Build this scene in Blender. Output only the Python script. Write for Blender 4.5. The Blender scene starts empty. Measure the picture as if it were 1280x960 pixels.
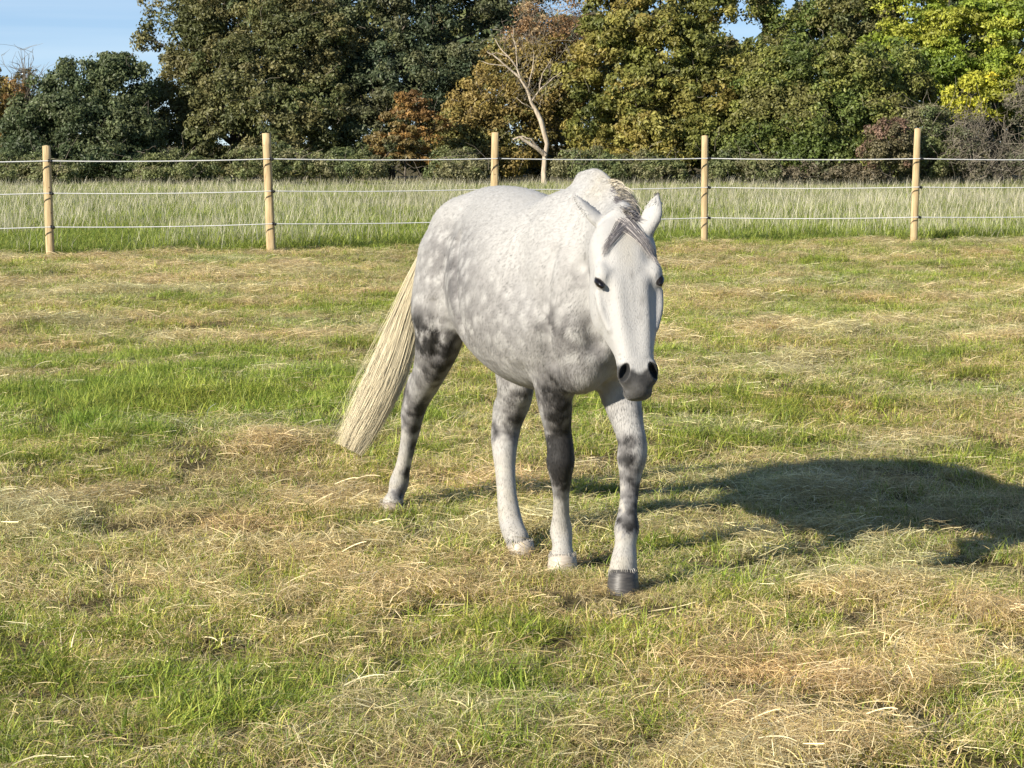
import bpy, math, random
import numpy as np
from mathutils import Vector, Matrix

scene = bpy.context.scene
C = scene.collection
PI = math.pi

# ------------------------------------------------------------------ camera
CAM_H, FOC, HOR = 1.5, 2600.0, 180.0
PITCH = math.atan((480 - HOR) / FOC)
cd = bpy.data.cameras.new('camera')
cam = bpy.data.objects.new('camera', cd)
C.objects.link(cam)
cam.location = (0, 0, CAM_H)
cam.rotation_euler = (PI / 2 - PITCH, 0, 0)
cd.sensor_width = 36.0
cd.lens = 36.0 * FOC / 1280.0
cd.clip_start, cd.clip_end = 0.1, 3000.0
scene.camera = cam

# ------------------------------------------------------------------ sun and sky
SUN_EL = math.radians(27.0)
SUN_DIR = Vector((-0.788 * math.cos(SUN_EL), -0.616 * math.cos(SUN_EL), math.sin(SUN_EL))).normalized()
sl = bpy.data.lights.new('sun', 'SUN')
sl.energy = 5.0
sl.angle = math.radians(0.55)
sl.color = (1.0, 0.915, 0.78)
so = bpy.data.objects.new('sun', sl)
C.objects.link(so)
so.rotation_euler = SUN_DIR.to_track_quat('Z', 'Y').to_euler()
so.location = (-20, -15, 30)

world = bpy.data.worlds.new('World')
scene.world = world
world.use_nodes = True
wn, wl = world.node_tree.nodes, world.node_tree.links
wn.clear()
w_out = wn.new('ShaderNodeOutputWorld')
w_bg = wn.new('ShaderNodeBackground')
w_bg.inputs['Strength'].default_value = 0.107
sky = wn.new('ShaderNodeTexSky')
sky.sky_type = 'NISHITA'
sky.sun_disc = False
sky.sun_elevation = SUN_EL
sky.sun_rotation = math.atan2(SUN_DIR.x, SUN_DIR.y)
sky.air_density, sky.dust_density, sky.ozone_density = 0.7, 0.0, 4.0
sky.altitude = 3000.0
# thin streaks of high cirrus, the same all round the sky
w_tc = wn.new('ShaderNodeTexCoord')
w_map = wn.new('ShaderNodeMapping')
w_map.inputs['Scale'].default_value = (1.6, 1.6, 60.0)
w_map.inputs['Location'].default_value = (0.0, 0.0, 0.35)
w_no = wn.new('ShaderNodeTexNoise')
w_no.inputs['Scale'].default_value = 1.0
w_no.inputs['Detail'].default_value = 4.0
w_mr = wn.new('ShaderNodeMapRange')
w_mr.inputs['From Min'].default_value = 0.5
w_mr.inputs['From Max'].default_value = 0.75
w_mr.inputs['To Max'].default_value = 0.3
w_mx = wn.new('ShaderNodeMix')
w_mx.data_type = 'RGBA'
w_mx.inputs['B'].default_value = (4.2, 4.8, 5.2, 1)
wl.new(w_tc.outputs['Generated'], w_map.inputs['Vector'])
wl.new(w_map.outputs['Vector'], w_no.inputs['Vector'])
wl.new(w_no.outputs['Fac'], w_mr.inputs['Value'])
wl.new(w_mr.outputs['Result'], w_mx.inputs['Factor'])
w_hs = wn.new('ShaderNodeHueSaturation')
w_hs.inputs['Saturation'].default_value = 1.14
w_hs.inputs['Value'].default_value = 1.35
w_g = wn.new('ShaderNodeGamma')
w_g.inputs['Gamma'].default_value = 0.6
wl.new(sky.outputs['Color'], w_g.inputs['Color'])
wl.new(w_g.outputs['Color'], w_hs.inputs['Color'])
wl.new(w_hs.outputs['Color'], w_mx.inputs['A'])
wl.new(w_mx.outputs['Result'], w_bg.inputs['Color'])
wl.new(w_bg.outputs['Background'], w_out.inputs['Surface'])

vs = scene.view_settings
vs.view_transform = 'Standard'
vs.look = 'None'
vs.exposure = 0.95
vs.gamma = 1.0
vs.use_curve_mapping = False
scene.cycles.max_bounces = 6
scene.cycles.transparent_max_bounces = 8

# ------------------------------------------------------------------ helpers
_c, _s = math.cos(PITCH), math.sin(PITCH)


def ray(u, v):
    """direction (unit depth along y) that the photograph's point u, v was seen in"""
    a, b = (u - 640) / FOC, -(v - 480) / FOC
    x, y, z = a, _c + b * _s, -_s + b * _c
    return np.array([x / y, 1.0, z / y])


def at(u, v, depth):
    return np.array([0, 0, CAM_H]) + ray(u, v) * depth


def on_ground(u, v, z=0.0):
    r = ray(u, v)
    return np.array([0, 0, CAM_H]) + r * ((z - CAM_H) / r[2])


def tag(o, label=None, cat=None, group=None, kind=None):
    for k, val in (('label', label), ('category', cat), ('group', group), ('kind', kind)):
        if val:
            o[k] = val
    return o


def empty(name, loc):
    o = bpy.data.objects.new(name, None)
    o.empty_display_size = 0.2
    C.objects.link(o)
    o.location = loc
    return o


def mesh_np(name, verts, faces, mat, parent=None, smooth=False, attrs=None, nside=None, link=True):
    """verts (n,3); faces (m,k) array or list of such arrays; attrs {name: (domain, type, array)}"""
    me = bpy.data.meshes.new(name)
    verts = np.ascontiguousarray(verts, dtype=np.float32)
    if not isinstance(faces, list):
        faces = [faces]
    faces = [np.asarray(f, dtype=np.int32) for f in faces if len(f)]
    me.vertices.add(len(verts))
    me.vertices.foreach_set('co', verts.ravel())
    loops = np.concatenate([f.ravel() for f in faces])
    sizes = np.concatenate([np.full(len(f), f.shape[1], np.int32) for f in faces])
    starts = np.concatenate([[0], np.cumsum(sizes)[:-1]]).astype(np.int32)
    me.loops.add(len(loops))
    me.loops.foreach_set('vertex_index', loops)
    me.polygons.add(len(sizes))
    me.polygons.foreach_set('loop_start', starts)
    me.polygons.foreach_set('loop_total', sizes)
    if attrs:
        for k, (dom, typ, arr) in attrs.items():
            a = me.attributes.new(k, typ, dom)
            f = {'FLOAT': 'value', 'INT': 'value', 'FLOAT_VECTOR': 'vector', 'FLOAT_COLOR': 'color'}[typ]
            a.data.foreach_set(f, np.ascontiguousarray(arr, dtype=np.int32 if typ == 'INT' else np.float32).ravel())
    me.update(calc_edges=True)
    me.polygons.foreach_set('use_smooth', np.full(len(sizes), bool(smooth)))
    if mat is not None:
        for m in (mat if isinstance(mat, (list, tuple)) else [mat]):
            me.materials.append(m)
    o = bpy.data.objects.new(name, me)
    if link:
        C.objects.link(o)
    if parent is not None:
        o.parent = parent
        o.matrix_parent_inverse = Matrix.Translation(parent.location).inverted()
    return o


def hash3(ix, iy, iz, seed):
    h = (ix.astype(np.int64) * 374761393 + iy.astype(np.int64) * 668265263 + iz.astype(np.int64) * 2147483647 + seed * 1274126177) & 0xFFFFFFFF
    h = ((h ^ (h >> 13)) * 1274126177) & 0xFFFFFFFF
    h = h ^ (h >> 16)
    return (h & 0xFFFFFF) / float(0xFFFFFF)


def vnoise(p, scale, seed=0):
    """smooth value noise 0..1 at points (n,2) or (n,3)"""
    p = np.asarray(p, float) * scale
    if p.shape[1] == 2:
        p = np.column_stack([p, np.zeros(len(p))])
    i = np.floor(p)
    f = p - i
    f = f * f * (3 - 2 * f)
    i = i.astype(np.int64)
    r = 0
    for dx in (0, 1):
        wx = f[:, 0] if dx else 1 - f[:, 0]
        for dy in (0, 1):
            wy = f[:, 1] if dy else 1 - f[:, 1]
            for dz in (0, 1):
                wz = f[:, 2] if dz else 1 - f[:, 2]
                r = r + wx * wy * wz * hash3(i[:, 0] + dx, i[:, 1] + dy, i[:, 2] + dz, seed)
    return r


def fbm(p, scale, seed=0, octv=3):
    r, a, t = 0, 1.0, 0
    for k in range(octv):
        r = r + a * vnoise(p, scale * 2.03 ** k, seed + 17 * k)
        t += a
        a *= 0.5
    return r / t


def new_mat(name):
    m = bpy.data.materials.new(name)
    m.use_nodes = True
    n, l = m.node_tree.nodes, m.node_tree.links
    n.clear()
    out = n.new('ShaderNodeOutputMaterial')
    return m, n, l, out


def node(n, typ, **kw):
    x = n.new(typ)
    for k, v in kw.items():
        if k.startswith('i_'):
            x.inputs[k[2:].replace('_', ' ')].default_value = v
        else:
            setattr(x, k, v)
    return x


def ramp(n, stops):
    r = n.new('ShaderNodeValToRGB')
    e = r.color_ramp.elements
    while len(e) < len(stops):
        e.new(0.5)
    for el, (p, c) in zip(e, stops):
        el.position = p
        el.color = tuple(c) + (1,) if len(c) == 3 else c
    return r


def mixc(n, l, fac, a, b, mode='MIX'):
    m = n.new('ShaderNodeMix')
    m.data_type = 'RGBA'
    m.blend_type = mode
    for sock, val in (('Factor', fac), ('A', a), ('B', b)):
        s = m.inputs[sock]
        if hasattr(val, 'is_output'):
            l.new(val, s)
        elif isinstance(val, tuple):
            s.default_value = val + (1,) if len(val) == 3 else val
        else:
            s.default_value = val
    return m.outputs['Result']


def mathn(n, l, op, a, b=None, clamp=False):
    m = n.new('ShaderNodeMath')
    m.operation = op
    m.use_clamp = clamp
    for k, val in ((0, a), (1, b)):
        if val is None:
            continue
        if hasattr(val, 'is_output'):
            l.new(val, m.inputs[k])
        else:
            m.inputs[k].default_value = val
    return m.outputs[0]
# ------------------------------------------------------------------ ground
FENCE = [(-9.15, 26.72), (-6.135, 27.66), (-3.293, 28.46), (-0.252, 29.77), (2.864, 31.0), (6.076, 31.5), (9.2, 32.5)]


def fence_y(x):
    return np.interp(x, [p[0] for p in FENCE], [p[1] for p in FENCE])


def ground_z(x, y):
    x, y = np.asarray(x, float), np.asarray(y, float)
    p = np.column_stack([x.ravel(), y.ravel()])
    near = np.exp(-((p[:, 0] - 0.1) ** 2 + (p[:, 1] - 7.6) ** 2) / 2.2)
    z = (fbm(p, 1.5, 5, 3) - 0.5) * 0.09 * (1 - 0.75 * near) + (fbm(p, 0.16, 9, 2) - 0.5) * 0.1 * (1 - near)
    return z.reshape(x.shape)


def build_ground():
    xs = np.unique(np.concatenate([np.linspace(-1500, -60, 8), np.linspace(-60, -10, 20), np.linspace(-10, 10, 120), np.linspace(10, 60, 20), np.linspace(60, 1500, 8)]))
    ys = np.unique(np.concatenate([np.linspace(-300, -5, 6), np.linspace(-5, 3, 10), np.linspace(3, 35, 180), np.linspace(35, 110, 60), np.linspace(110, 2500, 10)]))
    X, Y = np.meshgrid(xs, ys)
    Z = ground_z(X, Y)
    v = np.column_stack([X.ravel(), Y.ravel(), Z.ravel()])
    nx, ny = len(xs), len(ys)
    i = (np.arange(ny - 1)[:, None] * nx + np.arange(nx - 1)[None]).ravel()
    f = np.column_stack([i, i + 1, i + nx + 1, i + nx])
    m, n, l, out = new_mat('field_soil')
    tc = node(n, 'ShaderNodeTexCoord')
    no = node(n, 'ShaderNodeTexNoise', i_Scale=1.3, i_Detail=6.0)
    no2 = node(n, 'ShaderNodeTexNoise', i_Scale=26.0, i_Detail=5.0)
    l.new(tc.outputs['Object'], no.inputs['Vector'])
    l.new(tc.outputs['Object'], no2.inputs['Vector'])
    r1 = ramp(n, [(0.3, (0.055, 0.055, 0.02)), (0.5, (0.09, 0.075, 0.035)), (0.7, (0.15, 0.115, 0.06))])
    r2 = ramp(n, [(0.3, (0.55, 0.55, 0.55)), (0.7, (1.3, 1.25, 1.15))])
    l.new(no.outputs['Fac'], r1.inputs['Fac'])
    l.new(no2.outputs['Fac'], r2.inputs['Fac'])
    col = mixc(n, l, 1.0, r1.outputs['Color'], r2.outputs['Color'], 'MULTIPLY')
    b = node(n, 'ShaderNodeBsdfPrincipled', i_Roughness=0.95)
    b.inputs['Specular IOR Level'].default_value = 0.1
    bump = node(n, 'ShaderNodeBump', i_Strength=0.9, i_Distance=0.04)
    l.new(no2.outputs['Fac'], bump.inputs['Height'])
    l.new(bump.outputs['Normal'], b.inputs['Normal'])
    l.new(col, b.inputs['Base Color'])
    l.new(b.outputs[0], out.inputs['Surface'])
    o = mesh_np('ground', v, f, m, smooth=True)
    tag(o, kind='structure')


build_ground()
# ------------------------------------------------------------------ trees
def mat_leaf():
    m, n, l, out = new_mat('foliage')
    a = node(n, 'ShaderNodeAttribute', attribute_name='col')
    b = node(n, 'ShaderNodeBsdfPrincipled', i_Roughness=.48)
    b.inputs['Specular IOR Level'].default_value = .35
    t = node(n, 'ShaderNodeBsdfTranslucent')
    mx = node(n, 'ShaderNodeMixShader', i_Fac=.38)
    l.new(a.outputs['Color'], b.inputs['Base Color'])
    l.new(a.outputs['Color'], t.inputs['Color'])
    l.new(b.outputs[0], mx.inputs[1])
    l.new(t.outputs[0], mx.inputs[2])
    l.new(mx.outputs[0], out.inputs['Surface'])
    return m


def mat_bark(name, c0, c1):
    m, n, l, out = new_mat(name)
    tc = node(n, 'ShaderNodeTexCoord')
    mp = node(n, 'ShaderNodeMapping')
    mp.inputs['Scale'].default_value = (6, 6, 1.5)
    no = node(n, 'ShaderNodeTexNoise', i_Scale=1.5, i_Detail=6.0)
    l.new(tc.outputs['Object'], mp.inputs[0])
    l.new(mp.outputs[0], no.inputs['Vector'])
    r = ramp(n, [(.35, c0), (.65, c1)])
    l.new(no.outputs['Fac'], r.inputs['Fac'])
    b = node(n, 'ShaderNodeBsdfPrincipled', i_Roughness=.9)
    l.new(r.outputs[0], b.inputs['Base Color'])
    bp = node(n, 'ShaderNodeBump', i_Strength=.8, i_Distance=.05)
    l.new(no.outputs['Fac'], bp.inputs['Height'])
    l.new(bp.outputs[0], b.inputs['Normal'])
    l.new(b.outputs[0], out.inputs['Surface'])
    return m


LEAF = mat_leaf()
BARK = mat_bark('bark', (.06, .05, .04), (.14, .12, .095))
PALE = mat_bark('bare_wood', (.30, .24, .175), (.52, .44, .34))
TWIG = mat_bark('twig', (.105, .09, .068), (.19, .165, .13))


def tube_t(pts, rad, sides=6):
    pts = np.asarray(pts, float)
    rad = np.asarray(rad, float)
    t = np.gradient(pts, axis=0)
    t /= np.linalg.norm(t, axis=1)[:, None] + 1e-12
    ref = np.array([0.3, 1.0, 0.1])
    a = np.cross(t, ref)
    a /= np.linalg.norm(a, axis=1)[:, None] + 1e-12
    b = np.cross(a, t)
    ang = np.arange(sides) * 2 * PI / sides
    v = (pts[:, None] + rad[:, None, None] * (np.cos(ang)[None, :, None] * a[:, None] + np.sin(ang)[None, :, None] * b[:, None])).reshape(-1, 3)
    n = len(pts)
    i = np.arange(n - 1)[:, None] * sides
    j = np.arange(sides)[None]
    j2 = (j + 1) % sides
    f = np.stack([i + j, i + j2, i + sides + j2, i + sides + j], -1).reshape(-1, 4)
    return v, f


def merge(parts):
    o, V, F = 0, [], []
    for v, f in parts:
        V.append(v)
        F.append(f + o)
        o += len(v)
    return np.concatenate(V), np.concatenate(F)


def branch(rng, a, b, r0, r1, n=7, bend=.12):
    a, b = np.asarray(a, float), np.asarray(b, float)
    L = np.linalg.norm(b - a)
    t = np.linspace(0, 1, n)
    p = a + (b - a) * t[:, None]
    off = np.cumsum(rng.normal(0, bend * L / n, (n, 3)), axis=0)
    off -= off[-1] * t[:, None] * .6
    p[1:] += off[1:]
    return p, r0 + (r1 - r0) * t ** .8


def leaves(rng, blobs, nclump, per, size, pal, clump_r=.45, gap=.42, gscale=.55, back=.35, flat=.75, seed=0):
    """blobs (cx, cy, cz, rx, ry, rz). Leaves sit on the outer side of many small clumps spread over the blobs."""
    Bc = np.array([b[:3] for b in blobs])
    Br = np.array([b[3:6] for b in blobs])
    w = (Br[:, 0] * Br[:, 2])
    w = w / w.sum()
    cen, outd = [], []
    need = nclump
    while need > 0:
        k = rng.choice(len(Bc), need * 3, p=w)
        d = rng.normal(size=(need * 3, 3))
        d /= np.linalg.norm(d, axis=1)[:, None]
        ok = (d[:, 1] < .25) | (rng.random(len(d)) < back)
        ok &= (d[:, 2] > -.55) | (rng.random(len(d)) < .35)
        k, d = k[ok], d[ok]
        rr = 1 + .42 * (fbm(d * 2.0 + k[:, None] * 9.7, 1.0, 70 + seed, 2) - .5)
        dep = np.where(rng.random(len(d)) < .22, rng.uniform(.35, .8, len(d)), rng.uniform(.85, 1.04, len(d)))
        p = Bc[k] + d * Br[k] * (rr * dep)[:, None]
        # drop what lies deep inside another blob
        q = ((p[:, None] - Bc[None]) / Br[None])
        inside = (np.sqrt((q ** 2).sum(2)) < .68)
        inside[np.arange(len(p)), k] = False
        g = fbm(p, gscale, 90 + seed, 2)
        keep = (~inside.any(1) | (rng.random(len(p)) < .25)) & (g > gap * .9 + .08 * rng.normal(size=len(p))) & (p[:, 2] > .15)
        p, d = p[keep][:need], d[keep][:need]
        cen.append(p)
        outd.append(d)
        need -= len(p)
    cen, outd = np.concatenate(cen), np.concatenate(outd)
    n = len(cen)
    pal = np.array(pal)
    # palette choice follows slow noise, so that neighbouring clumps share a hue
    hue = np.clip(fbm(cen, .7, 33 + seed, 2) * 1.8 - .4 + rng.normal(0, .13, n), 0, .999) * len(pal)
    ccol = pal[hue.astype(int)] * rng.uniform(.72, 1.28, (n, 1))
    cr = clump_r * rng.uniform(.55, 1.25, n)
    m = n * per
    ci = np.repeat(np.arange(n), per)
    d = rng.normal(size=(m, 3)) + .9 * outd[ci] + np.array([0, 0, .55])
    d /= np.linalg.norm(d, axis=1)[:, None]
    pos = cen[ci] + d * (cr[ci] * rng.uniform(.35, 1.1, m))[:, None] * np.array([1, 1, flat])
    nn = d + rng.normal(0, .55, (m, 3))
    nn /= np.linalg.norm(nn, axis=1)[:, None]
    a = np.cross(nn, rng.normal(size=(m, 3)))
    a /= np.linalg.norm(a, axis=1)[:, None] + 1e-9
    b = np.cross(nn, a)
    s = .88 * size * rng.uniform(.6, 1.35, m)[:, None]
    V = np.stack([pos - a * s * .62, pos - b * s * .36 + nn * s * .10, pos + a * s * .62, pos + b * s * .36 + nn * s * .10], 1).reshape(-1, 3)
    F = np.arange(m * 4).reshape(-1, 4)
    col = ccol[ci] * rng.uniform(1.35, 2.5, (m, 1))
    col = np.clip(np.repeat(col, 4, axis=0), .004, .7)
    return V, F, {'col': ('POINT', 'FLOAT_COLOR', np.column_stack([col, np.ones(len(col))]))}, cen


def blob(u, v, ru, rv, D, rd=None):
    p = at(u, v, D)
    k = D / FOC
    rx, rz = ru * k, rv * k
    return (p[0], p[1], p[2], rx, (rx + rz) * .5 * .85 if rd is None else rd, rz)


def tree(name, label, cat, base, blobs, nclump, per, size, pal, seed, group=None, trunk_r=.16, limbs=8, bark=None, twigs=0, **kw):
    rng = np.random.default_rng(seed)
    bx, by = base
    root = empty(name, (bx, by, 0))
    tag(root, label, cat, group)
    bl = [blob(*b) for b in blobs]
    V, F, A, cen = leaves(rng, bl, nclump, per, size, pal, seed=seed, **kw)
    mesh_np('crown', V, F, LEAF, root, attrs=A)
    parts = []
    tops = sorted(bl, key=lambda b: -b[2])
    cx = np.mean([b[0] for b in bl])
    top = np.array([cx * .5 + bx * .5, by + .1, max(b[2] for b in bl) * .8])
    p, r = branch(rng, (bx, by, -.1), top, trunk_r, trunk_r * .25, 10, .10)
    parts.append(tube_t(p, r, 8))
    for i in range(limbs):
        b = bl[i % len(bl)]
        j = rng.integers(2, 7)
        e = np.array(b[:3]) + rng.normal(0, .35, 3) * np.array(b[3:6])
        q, rr = branch(rng, p[j], e, r[j] * .6, .015, 8, .22)
        parts.append(tube_t(q, rr, 5))
        for _ in range(2):
            jj = rng.integers(2, 7)
            e2 = q[jj] + rng.normal(0, 1, 3) * np.array(b[3:6]) * .55
            q2, r2 = branch(rng, q[jj], e2, rr[jj] * .6, .008, 6, .25)
            parts.append(tube_t(q2, r2, 4))
    v, f = merge(parts)
    mesh_np('trunk', v, f, bark or BARK, root, smooth=True)
    if twigs:
        tp = []
        pk = rng.choice(len(cen), twigs)
        for c in cen[pk]:
            e = c + rng.normal(0, .35, 3) + np.array([0, -.1, .25])
            q, rr = branch(rng, c - rng.normal(0, .3, 3), e, .011, .004, 5, .3)
            tp.append(tube_t(q, rr, 3))
        v, f = merge(tp)
        o = mesh_np('twigs', v, f, TWIG, root)
        o['kind'] = 'stuff'
    return root


OLIVE = [(.060, .066, .025), (.082, .082, .032), (.10, .092, .038), (.072, .082, .030)]
DKGRN = [(.040, .054, .024), (.054, .068, .030), (.068, .080, .036)]
HOLM = [(.036, .050, .027), (.050, .064, .032), (.070, .078, .036), (.06, .062, .03)]
YOAK = [(.07, .08, .022), (.10, .105, .026), (.14, .13, .034), (.145, .12, .032)]
THORN = [(.055, .075, .018), (.082, .10, .026), (.115, .122, .03), (.10, .098, .032)]
ASH = [(.085, .12, .018), (.13, .165, .022), (.19, .20, .03)]
GOLD = [(.10, .085, .026), (.14, .11, .032), (.165, .125, .042), (.10, .095, .03)]
COPPER = [(.105, .062, .024), (.15, .09, .03), (.12, .09, .034), (.08, .07, .03)]
SCRUB = [(.070, .085, .034), (.095, .105, .042), (.115, .11, .055)]


def base_at(u, D):
    return float(at(u, 300, D)[0]), D


def build_trees():
    tree('autumn_tree', 'orange brown autumn tree at the far left edge of the wood', 'tree', base_at(2, 83), [(8, 150, 30, 42, 83), (-25, 140, 40, 55, 83), (20, 185, 30, 25, 83)], 200, 90, .13, GOLD + COPPER, 1, gap=.4, limbs=6)
    tree('rounded_tree', 'dark green round-topped tree standing apart at the left under open sky', 'tree', base_at(110, 75),
         [(112, 108, 46, 40, 75), (72, 128, 38, 36, 74.5), (150, 120, 34, 46, 75), (158, 86, 14, 12, 75), (95, 165, 66, 44, 74), (150, 175, 50, 42, 74), (45, 170, 38, 44, 74.5), (35, 205, 40, 22, 73), (110, 205, 80, 20, 73)], 620, 110, .12, DKGRN, 2, gap=.40, twigs=140)
    tree('tall_oak', 'tall olive brown tree with ragged branches reaching into blue sky on its left', 'tree', base_at(300, 78),
         [(305, 20, 80, 60, 78), (240, 50, 42, 46, 78), (212, 30, 24, 24, 78), (192, 52, 16, 12, 78), (205, 5, 30, 16, 78), (370, 70, 70, 70, 77), (300, 110, 62, 60, 76), (232, 112, 34, 40, 77), (350, 165, 62, 52, 75), (285, 180, 50, 40, 75), (300, -60, 110, 60, 79), (215, 160, 38, 42, 77), (400, 150, 40, 50, 75.5), (215, -20, 30, 20, 78)],
         1150, 110, .125, OLIVE, 3, gap=.41, trunk_r=.26, limbs=14, twigs=160)
    tree('evergreen_oak', 'very dark green dense tree in the middle of the wood behind the copper shrub', 'tree', base_at(490, 79),
         [(480, 30, 80, 70, 79), (560, 45, 62, 66, 79), (430, 90, 50, 60, 78), (500, 120, 74, 62, 77), (570, 110, 40, 60, 78), (630, 20, 55, 50, 80), (450, 165, 60, 50, 76.5), (540, 170, 40, 44, 77), (500, -60, 120, 60, 80), (660, -20, 60, 40, 81)],
         1100, 110, .12, HOLM, 4, gap=.41, trunk_r=.24, limbs=12, twigs=80)
    tree('copper_shrub', 'small copper orange shrub glowing against the dark evergreen, behind the ropes', 'shrub', base_at(508, 72), [(512, 152, 32, 16, 72), (498, 178, 36, 14, 72), (515, 130, 20, 14, 72), (535, 165, 22, 22, 72), (480, 190, 22, 8, 72), (515, 198, 30, 12, 72)], 130, 60, .11, COPPER, 5, gap=.42, clump_r=.3, trunk_r=.05, flat=.45)
    tree('golden_tree', 'golden yellow tree behind the bare dead tree with thin brown upper twigs', 'tree', base_at(630, 76),
         [(612, 125, 46, 46, 75.5), (590, 165, 40, 42, 75), (640, 165, 48, 46, 75.5), (640, 90, 40, 36, 76), (570, 175, 26, 34, 74.5), (690, 110, 40, 60, 76), (600, 205, 50, 20, 74), (680, 190, 40, 34, 76)], 520, 95, .115, GOLD, 6, gap=.43, trunk_r=.16, twigs=200)
    tree('thin_crowned_tree', 'nearly leafless brown-twigged crown rising above the bare dead tree', 'tree', base_at(695, 78), [(690, 40, 46, 40, 77), (720, 60, 36, 44, 77.5), (660, 70, 36, 30, 77), (690, 90, 40, 30, 77)], 190, 40, .10, [(.19, .14, .07), (.24, .18, .10), (.16, .10, .05)], 7, gap=.40, trunk_r=.1, bark=TWIG, limbs=16, twigs=520)
    tree('yellowing_oak', 'big oak turning yellow with deep dark gaps, right of the dead tree', 'tree', base_at(830, 75),
         [(790, 30, 56, 46, 74), (845, 70, 50, 40, 73.5), (760, 85, 40, 40, 74), (810, 120, 48, 36, 73), (870, 130, 44, 40, 73), (750, 150, 36, 46, 74), (840, 175, 56, 40, 72.5), (890, 40, 36, 40, 74), (780, 190, 50, 32, 73), (860, -20, 70, 50, 75), (770, -30, 60, 40, 75), (915, 85, 24, 34, 73.5), (720, 120, 26, 50, 75), (895, 165, 30, 40, 72.5)],
         900, 105, .135, YOAK, 8, gap=.47, gscale=.75, trunk_r=.28, limbs=14, twigs=60, clump_r=.4)
    tree('olive_tree', 'olive tinted tree top behind the wide hawthorn at upper right', 'tree', base_at(1020, 82), [(1010, 10, 60, 50, 81), (1060, 40, 50, 46, 80), (985, -30, 40, 30, 82), (1080, -20, 60, 50, 82), (985, 45, 18, 30, 80), (935, 2, 24, 16, 80)], 420, 95, .13, THORN + OLIVE, 9, gap=.43, trunk_r=.2)
    tree('hawthorn', 'wide bushy hawthorn in yellowish green leaf reaching down to the meadow', 'tree', base_at(1010, 73),
         [(1000, 110, 60, 48, 73), (1055, 100, 52, 48, 73), (955, 140, 44, 44, 72.5), (1010, 165, 64, 46, 72), (1080, 155, 50, 52, 72.5), (940, 185, 40, 34, 72), (1040, 200, 70, 24, 71.5), (1120, 110, 40, 50, 74), (985, 75, 36, 26, 74), (960, 100, 26, 30, 73)],
         900, 110, .12, THORN, 10, gap=.41, trunk_r=.14, limbs=14, twigs=120)
    tree('ash_tree', 'fresh light green tree in the upper right corner with pale bare limbs', 'tree', base_at(1250, 80),
         [(1150, 30, 54, 40, 78), (1210, 50, 50, 44, 77), (1265, 60, 46, 60, 77), (1120, 75, 42, 36, 77.5), (1180, 95, 46, 34, 77), (1300, 120, 50, 50, 77), (1180, -30, 80, 50, 79), (1270, -20, 60, 50, 79), (1145, 125, 40, 26, 76.5), (1262, 110, 30, 26, 76)],
         850, 95, .13, ASH, 11, gap=.45, gscale=.6, trunk_r=.2, limbs=14, flat=.5)
    tree('yellow_shrub', 'small bright yellow shrub under the light green tree at the right', 'shrub', base_at(1212, 72.5), [(1222, 105, 16, 12, 72.5), (1205, 122, 24, 12, 72.5), (1215, 140, 20, 10, 72.5), (1195, 138, 10, 8, 72.5)], 75, 45, .12, [(.30, .26, .02), (.38, .32, .03), (.24, .24, .03)], 12, gap=.4, clump_r=.28, trunk_r=.035)
    tree('russet_shrub', 'dull red-leaved shrub beside the fifth post, in front of the hawthorn', 'shrub', base_at(1112, 69.5), [(1112, 172, 24, 20, 69.5), (1100, 192, 20, 14, 69.3), (1125, 192, 16, 18, 69.3)], 110, 70, .09, [(.105, .07, .05), (.13, .085, .06), (.085, .075, .04)], 13, gap=.38, clump_r=.26, trunk_r=.03)
    tree('scrub_bush', 'grey green scrub bush between the red-leaved shrub and the brown thicket', 'bush', base_at(1165, 71), [(1160, 170, 38, 34, 71), (1150, 200, 44, 24, 70.5), (1190, 190, 30, 30, 71)], 230, 90, .085, SCRUB, 14, gap=.38, clump_r=.3, trunk_r=.04, twigs=160)
    tree('bare_thicket', 'grey brown twiggy thicket at the right edge of the photo behind the fence', 'bush', base_at(1245, 70.5), [(1235, 185, 50, 42, 70.5), (1285, 165, 44, 58, 70.5), (1255, 205, 60, 24, 70), (1330, 170, 50, 60, 71)], 260, 45, .08, [(.07, .068, .042), (.09, .082, .055), (.065, .07, .04)], 15, gap=.36, clump_r=.35, trunk_r=.04, twigs=1500, bark=TWIG)
    low = [('low bramble bush below the dark round tree at the left', 40, 212, 52, 15), ('low green bush under the tall olive tree, behind the second post', 345, 204, 48, 22), ('shadowed low bush at the foot of the dark evergreen', 440, 205, 46, 20),
           ('low grey green bush under the golden tree, left of the third post', 575, 208, 34, 18), ('low dark bush just right of the dead tree', 742, 208, 40, 18), ('grass-fringed low bush left of the fourth post', 800, 210, 52, 16),
           ('pale grey green low bush right of the fourth post', 930, 208, 40, 18), ('brown low brambles along the foot of the hawthorn', 1040, 214, 66, 11), ('low dim bush in the dark gap beneath the tall olive tree', 225, 209, 52, 16)]
    for k, (lb, u, v, ru, rv) in enumerate(low):
        pal = SCRUB if k not in (7,) else [(.085, .072, .045), (.10, .085, .055), (.07, .072, .04)]
        tree('bramble_bush', lb, 'bush', base_at(u, 70.5), [(u - ru * .5, v + 6 * ((k * 7) % 3 - 1), ru * (.4 + .25 * ((k * 5) % 3 > 0)), rv * (.6 + .25 * (k % 3)), 70.8), (u + ru * .45, v + 4, ru * .55, rv * .7, 70.2), (u + ru * .1, v - 4, ru * .3, rv * .9, 71.2), (u, v + 8, ru * 1.1, rv * .5, 70)], 110, 75, .085, pal, 30 + k, group='low bushes along the foot of the wood', gap=.36, clump_r=.28, trunk_r=.03, limbs=5, twigs=16)
    # the wood behind, that fills the gaps between the trees
    rng = np.random.default_rng(77)
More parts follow.
